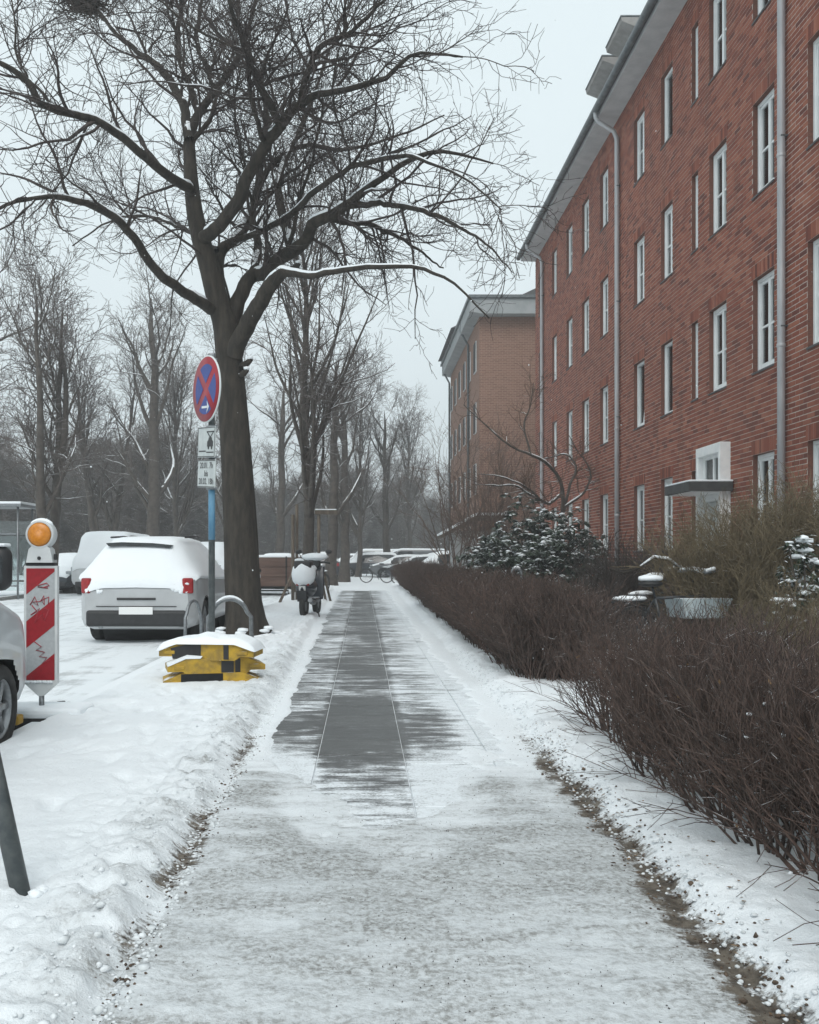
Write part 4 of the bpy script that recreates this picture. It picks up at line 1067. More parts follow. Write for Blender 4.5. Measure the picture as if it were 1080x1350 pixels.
def make_car(name, label, cat, loc, rz, prof, body, wheels, wr=.315, glass=(), arches=True, snow_t=.05, snow_lo=.42, lights=True, group=None, rear_plate=True, mirrors=None, snow_full=True, roof_rails=False):
    """rear at local y=0, front at +y; prof rows: y, z_bottom, z_belt, z_top, half width, half roof width"""
    root = thing(name, label, cat, loc, rz, group)
    pr = np.array(prof, float); NS = 130 if loc[1] < 25 else 72
    s = np.linspace(pr[0, 0], pr[-1, 0], NS)
    c = np.stack([np.interp(s, pr[:, 0], pr[:, k]) for k in range(6)], 1)
    ker = np.array([1, 3, 4, 3, 1.])/12
    for _ in range(3 if NS > 100 else 1):
        pad = np.vstack([c[:1]]*2+[c]+[c[-1:]]*2)
        c[:, 1:] = np.stack([np.convolve(pad[:, k], ker, 'valid') for k in range(1, 6)], 1)
    y, zb, zl, zt, w, wt = c.T
    h = np.maximum(zt-zl, .005)
    lw = .965*w
    half = [(0*w, zb), (.78*w, zb), (.95*w, zb+.06), (.995*w, zb+.16), (w, zb+.5*(zl-zb)-.06), (1.0*w, zb+.62*(zl-zb)), (.993*w, zb+.8*(zl-zb)), (.982*w, zl-.025), (lw, zl+np.minimum(.012, h*.05)),
            (lw+(wt-lw)*.30, zl+.30*h), (lw+(wt-lw)*.60, zl+.58*h), (lw+(wt-lw)*.86, zl+.80*h), (wt*.965, zl+.90*h), (wt*.90, zl+.965*h), (wt*.72, zl+.992*h), (wt*.4, zl+1.0*h+.004), (0*w, zl+1.0*h+.008)]
    half = [(np.broadcast_to(x, y.shape), np.broadcast_to(z, y.shape)) for x, z in half]
    fine_, lab_ = [], []
    for j in range(len(half)-1):
        k_ = 4 if 1 <= j <= 7 else 1
        for q_ in range(k_):
            f_ = q_/k_; fine_.append((half[j][0]*(1-f_)+half[j+1][0]*f_, half[j][1]*(1-f_)+half[j+1][1]*f_)); lab_.append(j)
    half = fine_+[half[-1]]
    nh = len(half); lab_ = np.array(lab_)
    ring = [np.stack([-x, y, z], 1) for x, z in half]+[np.stack([x, y, z], 1) for x, z in half[::-1][1:-1]]
    G = np.stack(ring, 1)                                     # NS, NR, 3
    NR = G.shape[1]; V = G.reshape(-1, 3)
    I = np.arange(NS-1)[:, None]*NR; J = np.arange(NR)[None]; J2 = (J+1) % NR
    Q = np.stack([I+J, I+J2, I+NR+J2, I+NR+J], -1)
    jj = lab_[np.where(np.arange(NR) < nh-1, np.arange(NR), 2*(nh-1)-1-np.arange(NR))]      # half index of each strip
    ctr = V[Q].mean(2)
    e1, e2 = V[Q[..., 2]]-V[Q[..., 0]], V[Q[..., 3]]-V[Q[..., 1]]
    nrm = unit(np.cross(e2, e1)); 
    if nrm[NS//2, nh-1, 2] < 0: nrm = -nrm
    kind = np.zeros(Q.shape[:2], int)
    ym = (y[:-1]+y[1:])/2
    panes = []
    for (typ, a, b) in glass:
        sel = np.zeros_like(kind, bool); rows = (ym > a) & (ym < b)
        if typ == 'side':
            sel[np.ix_(rows, (jj >= 8) & (jj <= 10))] = True
            for sgn in (-1, 1): panes.append(sel & (np.sign(ctr[..., 0]) == sgn))
        else:
            sel[np.ix_(rows, (jj >= 12))] = True; panes.append(sel)
        kind[sel] = 2
    gone = np.zeros_like(kind, bool)
    if arches:
        for wy in wheels:
            dd = np.hypot(ctr[..., 1]-wy, ctr[..., 2]-wr); gone |= (dd < wr+.045) & ((jj <= 7) & (jj >= 1))[None]
    def sub(mask, nm, mat, off=0.0, parent=root, smooth=True):
        q = Q[mask]; used, inv = np.unique(q, return_inverse=True)
        v = V[used].copy()
        if off:
            vn = np.zeros_like(V)
            for k in range(4): np.add.at(vn, Q[..., k], nrm)
            v += unit(vn[used])*off
        return link(nm, mesh_np(nm, v, inv.reshape(-1, 4), mat, smooth), parent)
    bm_ = (kind == 0) & ~gone
    bo = sub(bm_, 'body', body)
    for k in (0, NS-1):                                       # end caps
        m = MB(); m.face([G[k, j] for j in range(NR)]); m.build('panel', body, bo)
    for p in panes: sub(p & ~gone, 'window', M['car_glass'], .0)
    # snow lying on everything that faces up
    if snow_t:
        mask = (nrm[..., 2] > snow_lo) & ~gone & (ctr[..., 2] > .55)
        if snow_full is not True: mask &= snow_full(ctr)
        if mask.any():
            q = Q[mask]; used, inv = np.unique(q, return_inverse=True)
            vn = np.zeros_like(V); cnt = np.zeros(len(V)); tot = np.zeros(len(V))
            for k in range(4):
                np.add.at(vn, Q[..., k], nrm); np.add.at(cnt, Q[..., k][mask], 1)
                np.add.at(tot, Q[..., k], 1)
            inner = np.clip(cnt[used]/4, 0, 1)
            u = unit(vn[used]); v = V[used]+u*(.004+snow_t*np.where(inner > .99, 1, .25)*(.75+.5*fbm(V[used][:, 0]*3, V[used][:, 1]*3, 3, 95)))[:, None]
            link('snow', mesh_np('snow', v, inv.reshape(-1, 4), M['snow'], True), root)
    # wheels
    W = max(pr[:, 4])
    ty, rim, hub = WHEELS[.31 if wr < .32 else .335]
    for wy in wheels:
        for sx in (-1, 1):
            wo = link('wheel', ty, root, (sx*(W-.125), wy, wr)); link('rim', rim, wo); link('brake_disc', hub, wo)
        m = MB()
        for sx in (-1, 1):
            pass
        m.lathe([(wr+.05, -W+.26), (wr+.05, W-.26)], 'X', (0, wy, wr), 20); m.build('wheel_well_drum', M['dark'], root)  # near-black drum added inside the body as the dark of the wheel wells
        for sx in (-1, 1):
            pts = arc((sx*(W-.012), wy, wr), wr+.045, -14, 194, 20, 'YZ')
            if name != 'panel_van': MB().tube(pts, .014, 6).build('wheel_arch', M['black'], root)
    MB().box((0, (pr[0, 0]+pr[-1, 0])/2, .30), (2*W-.5, pr[-1, 0]-pr[0, 0]-.7, .16)).build('underbody', M['dark'], root)
    return root, W

EST0 = [(0, .30, .62, .66, .72, .60), (.03, .24, .86, .95, .80, .66), (.08, .22, .98, 1.08, .86, .66), (.22, .22, 1.03, 1.32, .885, .62), (.40, .22, 1.03, 1.545, .89, .60), (.62, .22, 1.02, 1.60, .895, .615), (1.6, .22, .99, 1.625, .90, .625), (2.5, .22, .97, 1.60, .90, .61), (2.75, .22, .96, 1.52, .90, .60), (3.35, .22, .95, 1.06, .89, .66), (3.6, .22, .93, .99, .885, .70), (4.15, .22, .82, .88, .86, .66), (4.35, .25, .66, .74, .78, .60), (4.42, .32, .55, .6, .68, .52)]
EST = [(a_, b_, c_, d_, e_*1.03, f_*.87) for a_, b_, c_, d_, e_, f_ in EST0]
HATCH = [(0, .30, .60, .66, .70, .58), (.05, .24, .88, .98, .80, .62), (.2, .22, .97, 1.22, .85, .58), (.5, .22, .97, 1.42, .87, .57), (1.5, .22, .95, 1.46, .88, .58), (2.2, .22, .93, 1.40, .88, .57), (3.0, .22, .90, 1.0, .87, .64), (3.3, .22, .87, .92, .86, .66), (3.8, .24, .72, .79, .80, .6), (3.95, .32, .55, .6, .68, .5)]
VAN = [(0, .34, .80, 1.70, .86, .74), (.06, .26, 1.05, 1.86, .90, .80), (.5, .24, 1.1, 1.92, .915, .81), (2.6, .24, 1.08, 1.93, .915, .80), (3.2, .24, 1.06, 1.80, .91, .76), (3.62, .24, 1.05, 1.26, .90, .72), (3.85, .24, 1.01, 1.12, .895, .72), (4.25, .24, .90, 1.00, .87, .68), (4.48, .26, .70, .80, .79, .60), (4.56, .32, .58, .64, .66, .5)]
TRANS = [(0, .40, .9, 1.85, .88, .80), (.08, .3, 1.1, 1.95, .95, .86), (3.4, .3, 1.1, 1.98, .95, .86), (3.9, .3, 1.08, 1.86, .95, .80), (4.5, .3, 1.05, 1.22, .94, .78), (4.8, .3, .95, 1.06, .90, .74), (4.95, .35, .7, .78, .82, .6)]

# the white estate car seen from behind
car, W = make_car('parked_car', 'snow-covered white estate car parked ahead of the beacon, tail towards us', 'car', (-3.47, 14.55, -.085), R(-1), EST, M['car_silver'], (.86, 3.52), .335,
    glass=(('side', .62, 1.15), ('side', 1.2, 2.0), ('side', 2.05, 2.85), ('top', .10, .42), ('top', 2.72, 3.3)), snow_t=.06, snow_lo=.32)
for sx in (-1, 1):
    m = MB(); m.box((sx*.775, .06, .90), (.17, .12, .24), rot=Matrix.Rotation(R(sx*24), 3, 'Z'), bevel=.03, seg=3); m.build('tail_light', M['tail_light'], car)
    MB().ball((sx*.99, 2.72, 1.02), (.10, .07, .07)).build('wing_mirror', M['black'], car)
    MB().tube([(sx*.60, .75, 1.66), (sx*.615, 1.6, 1.69), (sx*.60, 2.45, 1.66)], .015, 6).build('roof_rail', M['black'], car)
    MB().box((sx*.62, .02, .42), (.16, .03, .05), bevel=.01).build('reflector', M['tail_light'], car)
MB().box((0, .03, .40), (1.56, .12, .26), bevel=.05, seg=3).build('bumper', M['black'], car)
MB().box((0, -.035, .52), (.52, .012, .115), bevel=.004).build('number_plate', M['plate'], car)
MB().tube([(-.02, .12, 1.10), (-.30, .27, 1.36)], .012, 6).build('wiper', M['black'], car)
m = MB(); m.prism([(-.54, 1.56), (-.3, 1.575), (.2, 1.56), (.50, 1.53), (.47, 1.485), (.2, 1.50), (-.3, 1.515), (-.50, 1.51)], 'Y', .245, .345); m.build('window_gap', M['car_glass'], car)
MB().ball((0, .02, .86), (.05, .02, .05)).build('badge', M['steel'], car)
for sx in (-1, 1): MB().tube([(sx*.66, .005, .585), (sx*.685, .012, .74), (sx*.70, .03, .80)], .005, 5).build('tailgate_seam', M['dark'], car)
MB().tube([(-.62, -.012, .585), (.62, -.012, .585)], .006, 5).build('tailgate_seam', M['dark'], car)
MB().box((0, -.012, .70), (.60, .02, .035), bevel=.008).build('tailgate_handle', M['black'], car)
for k in range(14):
    a_ = random.choice((-1, 1))*random.uniform(.5, .78); MB().ball((a_, .03, .80+random.uniform(-.02, .18)), (random.uniform(.03, .08), .05, random.uniform(.02, .05)), sub=2, jit=.006).build('snow', M['snow'], car)
MB().lathe([(.035, 0), (.035, .1)], 'Y', (-.55, -.01, .27), 12).build('exhaust', M['steel'], car)

# near panel van at the margin
van, W = make_car('panel_van', 'silver-white panel van cut off at the margin beside the striped beacon', 'van', (-3.345, 2.72, -.095), 0, VAN, M['van_silver'], (.75, 3.76), .31,
    glass=(('side', 2.2, 3.1), ('top', 3.05, 3.66)), snow_t=0)
m = MB(); m.box((1.11, 2.98, 1.28), (.25, .13, .27), bevel=.06, seg=4); mo = m.build('wing_mirror', M['black'], van, smooth=True)
MB().box((1.12, 2.911, 1.275), (.165, .012, .18), bevel=.03, seg=3).build('mirror_glass', simple('mirror_glass', (.18, .20, .21), (.22, .24, .25), 3, .08, metal=.6), mo)
MB().tube([(.90, 3.0, 1.17), (1.08, 2.99, 1.19)], .035, 8).build('mirror_arm', M['black'], mo)
MB().box((1.11, 2.98, 1.42), (.21, .11, .02), bevel=.01).build('snow', M['snow'], mo)
for sx in (-1, 1): MB().box((sx*.60, 4.33, .80), (.22, .26, .18), rot=Matrix.Rotation(R(-sx*28), 3, 'Z'), bevel=.04, seg=3).build('headlight', M['head_light'], van)
MB().box((0, 4.45, .42), (1.3, .16, .24), bevel=.05, seg=3).build('bumper', M['black'], van)

def trim(root, L, W, zl=.78, tail=True):
    for sx in (-1, 1):
        MB().box((sx*(W-.17), L-.17, zl), (.24, .16, .14), rot=Matrix.Rotation(R(-sx*22), 3, 'Z'), bevel=.03).build('headlight', M['head_light'], root)
        if tail: MB().box((sx*(W-.12), .06, zl+.10), (.14, .1, .2), bevel=.02).build('tail_light', M['tail_light'], root)
        MB().ball((sx*(W+.08), L*.62, 1.02), (.09, .06, .07)).build('wing_mirror', M['black'], root)
    MB().box((0, L-.0, .36), (W*1.5, .1, .16), bevel=.03).build('bumper', M['black'], root)
    MB().box((0, L+.05, .46), (.52, .012, .11)).build('number_plate', M['plate'], root)
GL = (('side', .55, 1.1), ('side', 1.15, 1.95), ('side', 2.0, 2.8), ('top', .12, .46), ('top', 2.4, 3.1))
t, W = make_car('parked_van', 'white transporter facing us across the road with snow on its windscreen', 'van', (at(136, 34), 38.0, -.09), R(180), TRANS, M['car_white'], (.9, 3.95), .335, glass=(('side', 2.6, 3.7), ('top', 3.78, 4.5)), snow_t=.05)
trim(t, 4.95, W, .82); t.scale = (1, 1, 1.13)
t, W = make_car('parked_car', 'dark car with snowy bonnet across the road beside the transporter', 'car', (at(90, 36), 38.5, -.09), R(176), HATCH, M['car_dark'], (.72, 3.15), .31, glass=GL, snow_t=.06); trim(t, 3.95, W)
t, W = make_car('parked_car', 'snowy light car parked directly ahead of the white estate', 'car', (-3.55, 20.3, -.09), 0, EST, M['car_white'], (.86, 3.52), .335, glass=GL, snow_t=.07); trim(t, 4.42, W)
t, W = make_car('parked_car', 'white car parked behind the brown trailer', 'car', (-3.6, 39.5, -.09), 0, HATCH, M['car_white'], (.72, 3.15), .31, glass=GL, snow_t=.07); trim(t, 3.95, W)
FARC = [(393, 47, 0, HATCH, 'car_grey', 'car half hidden behind the posts of the staked tree'), (430, 60, 0, EST, 'car_dark', 'dark car between the street trees at the road side'),
        (486, 64, 90, EST, 'car_dark', 'dark snow-topped car crosswise at the end of the path'), (496, 78, 90, TRANS, 'car_white', 'white van behind the crosswise dark car at the path end'),
        (528, 60, 84, HATCH, 'car_grey', 'grey snow-topped car beyond the far end of the hedge'), (556, 56, 70, HATCH, 'car_dark', 'dark snowy car beside the grey one beyond the hedge'),
        (588, 50, 100, EST, 'car_grey', 'grey car with snowy windscreen just behind the far hedge'), (545, 74, 90, TRANS, 'car_grey', 'grey van in the back row under the slim tree'),
        (575, 66, 90, EST, 'car_red', 'dark red car in the back row near the far house'), (462, 86, 90, EST, 'car_grey', 'grey car farthest along the road beyond the street trees')]
for px, Y, rot, prof, mt, lab in FARC:
    is_van = prof is TRANS; L = prof[-1][0]
    a = R(rot); x = at(px, Y)+math.sin(a)*L/2; yy = Y-math.cos(a)*L/2
    gl = (('side', 2.6, 3.7), ('top', 3.78, 4.5)) if is_van else GL
    t, W = make_car('parked_van' if is_van else 'parked_car', lab, 'van' if is_van else 'car', (x, yy, -.06), a, prof, M[mt], (.85, L-.95), .31, glass=gl, snow_t=.045, snow_lo=.62)
    trim(t, L, W)

# brown drop-sided trailer
M['rust'] = simple('brown_side_boards', (.085, .048, .036), (.13, .078, .058), 3, .8, bump=.2, stretch=(.4, 1, 3))
tr = thing('trailer', 'brown drop-sided trailer with snow along its top behind the large tree', 'trailer', (-3.45, 33.0, -.09))
for k in range(3): MB().box((0, 0, .50+.34*k), (2.55, .05, .325), bevel=.006).build('side_board', M['rust'], tr)
for k in range(3): MB().box((0, 2.4, .50+.34*k), (2.55, .05, .325), bevel=.006).build('side_board', M['rust'], tr)
for sx in (-1, 1): MB().box((sx*1.26, 1.2, .85), (.05, 2.36, 1.0), bevel=.006).build('side_board', M['rust'], tr)
MB().box((0, 1.2, .30), (2.4, 2.3, .08)).build('chassis', M['dark'], tr)
MB().box((0, 1.2, 1.38), (2.56, 2.44, .10), bevel=.04, seg=3).build('snow', M['snow'], tr)
for sx in (-1, 1):
    w = link('wheel', WHEELS[.31][0], tr, (sx*1.0, 1.2, .30)); link('rim', WHEELS[.31][1], w)
    MB().box((sx*.8, -.035, .85), (.05, .03, 1.05)).build('post', M['dark'], tr)
MB().tube([(-.9, -.3, .03), (-.9, -.3, .2), (.9, -.3, .2), (.9, -.3, .03)], .03, 8).build('tow_bar', M['dark'], tr)

# ================================================================== SCOOTER
sc = thing('motor_scooter', 'dark motor scooter under lumps of snow at the verge before the staked tree', 'scooter', (-1.20, 19.3, .03), R(-9)); sc.scale = (1.05, 1.05, 1.1)
def small_wheel(parent, y, r=.23):
    m = MB().lathe([(r*.62, -.05), (r*.9, -.055), (r, -.025), (r, .025), (r*.9, .055), (r*.62, .05)], 'X', (0, 0, 0), 24, close=True); w = m.build('wheel', M['rubber'], parent, loc=(0, y, r))
    m = MB().lathe([(r*.64, -.03), (r*.3, -.04), (.03, -.05), (.03, .05), (r*.3, .04), (r*.64, .03)], 'X', (0, 0, 0), 20); m.build('rim', M['rim'], w)
small_wheel(sc, 0.05); small_wheel(sc, 1.25)
m = MB(); m.ball((0, .28, .56), (.20, .42, .20), sub=3); m.box((0, .62, .30), (.32, .5, .10), bevel=.03); m.build('body', M['car_dark'], sc, smooth=True)
m = MB(); m.box((0, 1.02, .62), (.40, .07, .66), rot=Matrix.Rotation(R(-14), 3, 'X'), bevel=.03, seg=3); m.build('front_shield', M['car_dark'], sc, smooth=True)
m = MB(); m.box((0, .30, .80), (.28, .68, .11), bevel=.045, seg=3); m.build('seat', M['black'], sc, smooth=True)
m = MB(); m.box((0, -.06, .62), (.26, .07, .07), bevel=.02); m.build('tail_light', M['tail_light'], sc)
m = MB(); m.box((0, -.16, .40), (.19, .03, .22), rot=Matrix.Rotation(R(24), 3, 'X'), bevel=.008); m.build('mudguard', M['black'], sc)
MB().box((0, -.115, .52), (.13, .012, .13), rot=Matrix.Rotation(R(20), 3, 'X')).build('number_plate', M['plate'], sc)
m = MB(); m.tube([(.13, .40, .26), (.15, .05, .28), (.16, -.15, .33)], .045, 10); m.build('exhaust', M['steel'], sc)
m = MB(); m.tube([(-.34, .92, 1.0), (-.2, .98, 1.02), (0, 1.0, 1.0), (.2, .98, 1.02), (.34, .92, 1.0)], .018, 8); m.box((0, 1.0, .99), (.26, .16, .14), bevel=.04); m.build('handlebar', M['black'], sc)
m = MB(); m.tube([(0, 1.03, .95), (0, 1.22, .3)], .03, 8); m.build('fork', M['black'], sc)
for sx in (-1, 1):
    m = MB(); m.tube([(sx*.22, .98, 1.02), (sx*.30, .96, 1.18)], .008, 6); m.ball((sx*.31, .95, 1.22), (.07, .025, .045)); m.build('mirror', M['black'], sc)
    m = MB(); m.tube([(sx*.14, .55, .26), (sx*.20, .55, -.02)], .015, 6); m.build('stand', M['black'], sc)
m = MB(); m.box((0, .02, .92), (.34, .30, .26), bevel=.05, seg=3); m.build('top_case', M['black'], sc, smooth=True)
m = MB(); m.ball((0, .0, .80), (.235, .20, .25), sub=3, jit=.010); m.build('snow', M['snow'], sc)
m = MB(); m.ball((0, .40, .90), (.17, .34, .075), sub=3, jit=.006); m.build('snow', M['snow'], sc)
m = MB(); m.ball((.02, .98, 1.12), (.28, .12, .075), sub=3, jit=.008); m.build('snow', M['snow'], sc)
m = MB(); m.ball((-.30, .93, 1.06), (.10, .05, .035), sub=2, jit=.004); m.build('snow', M['snow'], sc)

# ================================================================== BICYCLES
def make_bike(name, label, loc, rz, basket=None, cover=False, group=None, snow=True):
    t = thing(name, label, 'bicycle', loc, rz, group); m_f = M['bike_frame']
    r = .34
    for y in (0, 1.05):
        w = MB().lathe([(r-.035, -.016), (r, -.016), (r+.012, 0), (r, .016), (r-.035, .016)], 'X', (0, 0, 0), 32, close=True).build('wheel', M['rubber'], t, loc=(0, y, r))
        m = MB()
        for k in range(10):
            a = R(36*k); m.tube([(0, .02*math.cos(a), .02*math.sin(a)), (0, (r-.02)*math.cos(a), (r-.02)*math.sin(a))], .0025, 3, False)
        m.lathe([(.02, -.04), (.02, .04)], 'X', (0, 0, 0), 8); m.build('spoke', M['steel'], w)
        MB().tube(arc((0, y, r), r+.035, 20 if y else 40, 170, 14, 'YZ'), .014, 6).build('mudguard', M['black'], t)
    m = MB()
    bb, st, hd, hl = (0, .43, .30), (0, .30, .78), (0, .88, .88), (0, .92, .72)
    for a, b, rr in ((bb, st, .016), (bb, hl, .018), (st, (0, .87, .80), .016), (bb, (0, 0, r), .011), (st, (0, 0, r), .010), (hd, hl, .02), (hl, (0, 1.05, r), .013), (st, (0, .27, .90), .013), (hd, (0, .85, 1.02), .013)):
        m.tube([a, b], rr, 8)
    m.build('frame', m_f, t)
    m = MB(); m.ball((0, .25, .93), (.09, .14, .035)); m.build('saddle', M['black'], t)
    m = MB(); m.tube([(-.28, .70, 1.05), (-.22, .84, 1.06), (0, .86, 1.03), (.22, .84, 1.06), (.28, .70, 1.05)], .013, 8); m.build('handlebar', M['steel'], t)
    m = MB(); m.lathe([(.09, -.01), (.09, .01)], 'X', (.05, .43, .30), 16); m.tube([(.06, .43, .30), (.10, .43, .14)], .01, 6); m.tube([(-.06, .43, .30), (-.10, .43, .46)], .01, 6); m.build('crank', M['steel'], t)
    m = MB(); m.tube([(-.06, -.2, .74), (-.06, .22, .76)], .008, 6); m.tube([(.06, -.2, .74), (.06, .22, .76)], .008, 6); m.tube([(0, -.1, .74), (0, 0, r)], .008, 6); m.build('carrier', M['black'], t)
    if snow:
        m = MB(); m.ball((0, .25, .985), (.09, .14, .04), sub=2, jit=.006); m.build('snow', M['snow'], t)
        m = MB(); m.tube([(-.27, .72, 1.075), (-.2, .84, 1.085), (0, .86, 1.06), (.2, .84, 1.085), (.27, .72, 1.075)], [.012, .022, .026, .022, .012], 8); m.build('snow', M['snow'], t)
        m = MB(); m.ball((0, .02, .78), (.07, .2, .03), sub=2, jit=.005); m.build('snow', M['snow'], t)
    return t
M['bike_frame'] = simple('bike_frame_paint', (.02, .025, .03), (.04, .045, .05), 6, .35)
M['tarp'] = simple('pale_plastic', (.33, .40, .43), (.46, .52, .54), 5, .5, bump=.2, snow=(.7, .9, .3, 8))
b = make_bike('bicycle', 'dark bicycle with a pale basket and snowy seat cover behind the near hedge', (2.72, 9.72, .05), R(-80))
m = MB(); m.prism([(-.06, .70), (.36, .70), (.46, .90), (-.10, .90)], 'X', -.19, .19); m.build('basket', M['tarp'], b, loc=(0, .60, -.12))
arcp = [(0, -.42, 1.13), (0, -.25, 1.09), (0, -.05, 1.14), (0, .12, 1.24), (0, .30, 1.22), (0, .52, 1.08), (0, .60, .90), (0, .62, .4), (0, .6, 0)]
sp_ = thing('leaning_branch', 'snow-laden bent branch arching over the bicycle with the pale basket', 'branch', (3.0, 10.1, .0), R(-72))
MB().tube(arcp, [.006, .007, .008, .009, .010, .011, .012, .014, .016], 7).build('wood', M['bark'], sp_)
MB().tube([(x, y, z+.022) for x, y, z in arcp[2:6]], [.006, .016, .018, .008], 8).build('snow', M['snow'], sp_)
make_bike('bicycle', 'snowy bicycle leaning at the wall end of the hedge gap', (3.25, 11.1, .05), R(-62))
make_bike('bicycle', 'bicycle parked among the street trees, nearest the path', (-1.35, 33.5, 0), R(35), group='bicycles by the street trees')
make_bike('bicycle', 'bicycle parked beside the leaning street tree farther along', (-1.75, 36.0, 0), R(60), group='bicycles by the street trees')
make_bike('bicycle', 'bicycle parked at the far end of the path before the cars', (1.2, 47.0, 0), R(75), group='bicycles by the street trees')
make_bike('bicycle', 'bicycle leaning behind the far hedge before the cars', (2.7, 44.5, 0), R(100), group='bicycles by the street trees')

# ================================================================== STREET FURNITURE
# leaning steel post at the margin
b0 = Vector((-1.205, 3.40, 0))
po = thing('leaning_post', 'leaning grey steel post standing in the snow beside the path', 'post', b0)
MB().tube([(.012, 0, -.10), (-.19, .02, .78)], .034, 16).build('shaft', M['post'], po)
MB().lathe([(.036, 0), (.036, .02), (.02, .03)], 'Z', (-.19, .02, .775), 12).build('cap', M['post'], po)
m = MB()
for k in range(9):
    a = random.uniform(0, 6.28); m.ball((.055*math.cos(a), .055*math.sin(a), .055), (.03, .03, .018), sub=1, jit=.004)
m = m.build('snow', M['snow'], po); m['kind'] = 'stuff'

# striped traffic beacon with warning lamp
M['beacon_white'] = simple('beacon_white', (.50, .52, .53), (.60, .62, .62), 5, .5)
M['beacon_grey'] = simple('beacon_sheeting_grey', (.34, .36, .37), (.40, .42, .43), 40, .4)
M['beacon_red'] = simple('beacon_sheeting_red', (.30, .010, .018), (.24, .008, .014), 30, .4)
M['graffiti'] = simple('graffiti_red', (.34, .03, .045), None, 3, .5)
M['amber'] = simple('amber_lens', (.62, .23, .018), (.50, .17, .012), 45, .2, bump=.4)
BY = 7.45
bc = thing('traffic_beacon', 'red and white striped traffic beacon with an orange lamp, scribbled on', 'beacon', (at(55, BY), BY, 0), R(-2))
zt, zb_ = 1.185, .265; hw = .132
out = [(-hw, zt), (hw, zt), (hw, zb_), (.02, zb_-.10), (-.02, zb_-.10), (-hw, zb_)]
MB().prism(out, 'Y', -.022, .022).build('panel', M['beacon_white'], bc)
z0, z1 = zb_+.025, zt-.02; iw = .112
MB().prism([(-iw, z1), (iw, z1), (iw, z0), (-iw, z0)], 'Y', -.0245, -.023).build('sheeting', M['beacon_grey'], bc)
def clip_stripe(c, half):
    """stripe rising to the right, clipped to the panel: z between x*slope+c-half and +half"""
    s = .80
    pts = []
    lo = lambda x: x*s*1.0+c-half
    hi = lambda x: x*s*1.0+c+half
    xs_ = np.linspace(-iw, iw, 25)
    top = [(x, min(max(hi(x), z0), z1)) for x in xs_]; bot = [(x, min(max(lo(x), z0), z1)) for x in xs_]
    keep = [k for k in range(25) if top[k][1]-bot[k][1] > 1e-4]
    return [top[k] for k in keep]+[bot[k] for k in keep[::-1]]
for c, hf in ((1.185, .135), (.735, .105), (.275, .135)):
    MB().prism(clip_stripe(c, hf), 'Y', -.0262, -.025).build('stripe', M['beacon_red'], bc)
# graffiti scrawl
def scrawl(pts, cx, cz, s):
    MB().tube([(cx+x*s, -.0275, cz+z*s) for x, z in pts], .0042, 5).build('graffiti', M['graffiti'], bc)
scrawl([(-.2, .9), (.5, 1.1), (.7, .9), (.2, .75), (-.2, .8), (.6, .7)], 0.0, .94, .10)
scrawl([(-.9, .1), (-.5, .8), (-.2, .05), (-.7, .35), (.0, .4), (.3, .9), (.35, .1), (.1, .5), (.75, .8), (.7, .2)], 0.0, .87, .09)
scrawl([(-.8, .9), (-.3, .3), (-.9, .0), (-.1, .6), (-.5, -.7), (.2, .1), (.4, -.5), (.8, .5), (.3, .6)], 0.0, .80, .085)
scrawl([(-.6, 1.1), (.1, .6), (-.4, .3), (.4, .1), (-.1, -.3), (.6, -.4), (.2, -.9), (.9, -.6)], .0, .50, .085)
MB().box((0, 0, zt+.012), (.235, .052, .026), bevel=.006).build('clamp', M['black'], bc)
m = MB(); m.prism([(-.105, zt+.025), (.105, zt+.025), (.085, zt+.13), (.05, zt+.165), (-.05, zt+.165), (-.085, zt+.13)], 'Y', -.05, .05); lb = m.build('lamp_body', M['beacon_white'], bc)
MB().lathe([(.014, -.058), (.014, -.05)], 'Y', (.0, 0, zt+.06), 12).build('lock', M['black'], lb)
MB().box((.112, 0, zt+.07), (.02, .04, .05), bevel=.008).build('hinge', M['black'], lb)
zc = zt+.245
MB().lathe([(.0, -.045), (.094, -.045), (.108, -.052), (.112, -.04), (.112, .04), (.10, .055), (0.0, .055)], 'Y', (0, 0, zc), 36).build('lamp_housing', M['beacon_white'], bc)
MB().lathe([(.0, -.072), (.05, -.070), (.08, -.062), (.094, -.05)], 'Y', (0, 0, zc), 36).build('lamp_lens', M['amber'], bc)
MB().tube(arc((0, 0, zc), .114, 40, 140, 10), [.006]+[.016]*9+[.006], 8).build('snow', M['snow'], bc)
MB().tube([(0, .0, zb_-.1), (0, 0, .02)], .022, 8).build('spigot', M['steel'], bc)
m = MB(); m.box((.02, 0, -.035), (.62, .36, .11), bevel=.03); m.build('foot_plate', M['black'], bc)
m = MB(); m.box((.03, .02, .045), (.66, .40, .09), bevel=.04, seg=3); m.build('snow', M['snow'], bc)
m = MB()
for k in range(10): m.ball((-.11+.022*k+random.uniform(-.006, .006), -.03, zb_+.012), (.018, .01, .012), sub=1, jit=.003)
m = m.build('snow', M['snow'], bc); m['kind'] = 'stuff'
M['ochre'] = simple('ochre_plastic', (.42, .25, .02), (.34, .19, .015), 8, .55)
o = MB().box((at(22, 7.2), 7.02, .05), (.20, .12, .07), bevel=.015).build('foot_block', M['ochre']); tag(o, 'small ochre block poking from the snow below the striped beacon', 'block')
for k, (px, py, s, lab) in enumerate(((80, 938, .045, 'dark stone in the snow beside the beacon, the larger of two'), (91, 934, .03, 'dark stone in the snow beside the beacon, the smaller of two'))):
    Y = 7.85; m = MB(); m.ball((at(px, Y), Y, .035), (s*1.3, s, s*.7), sub=2, jit=s*.12); tag(m.build('stone', M['rubber']), lab, 'stone')

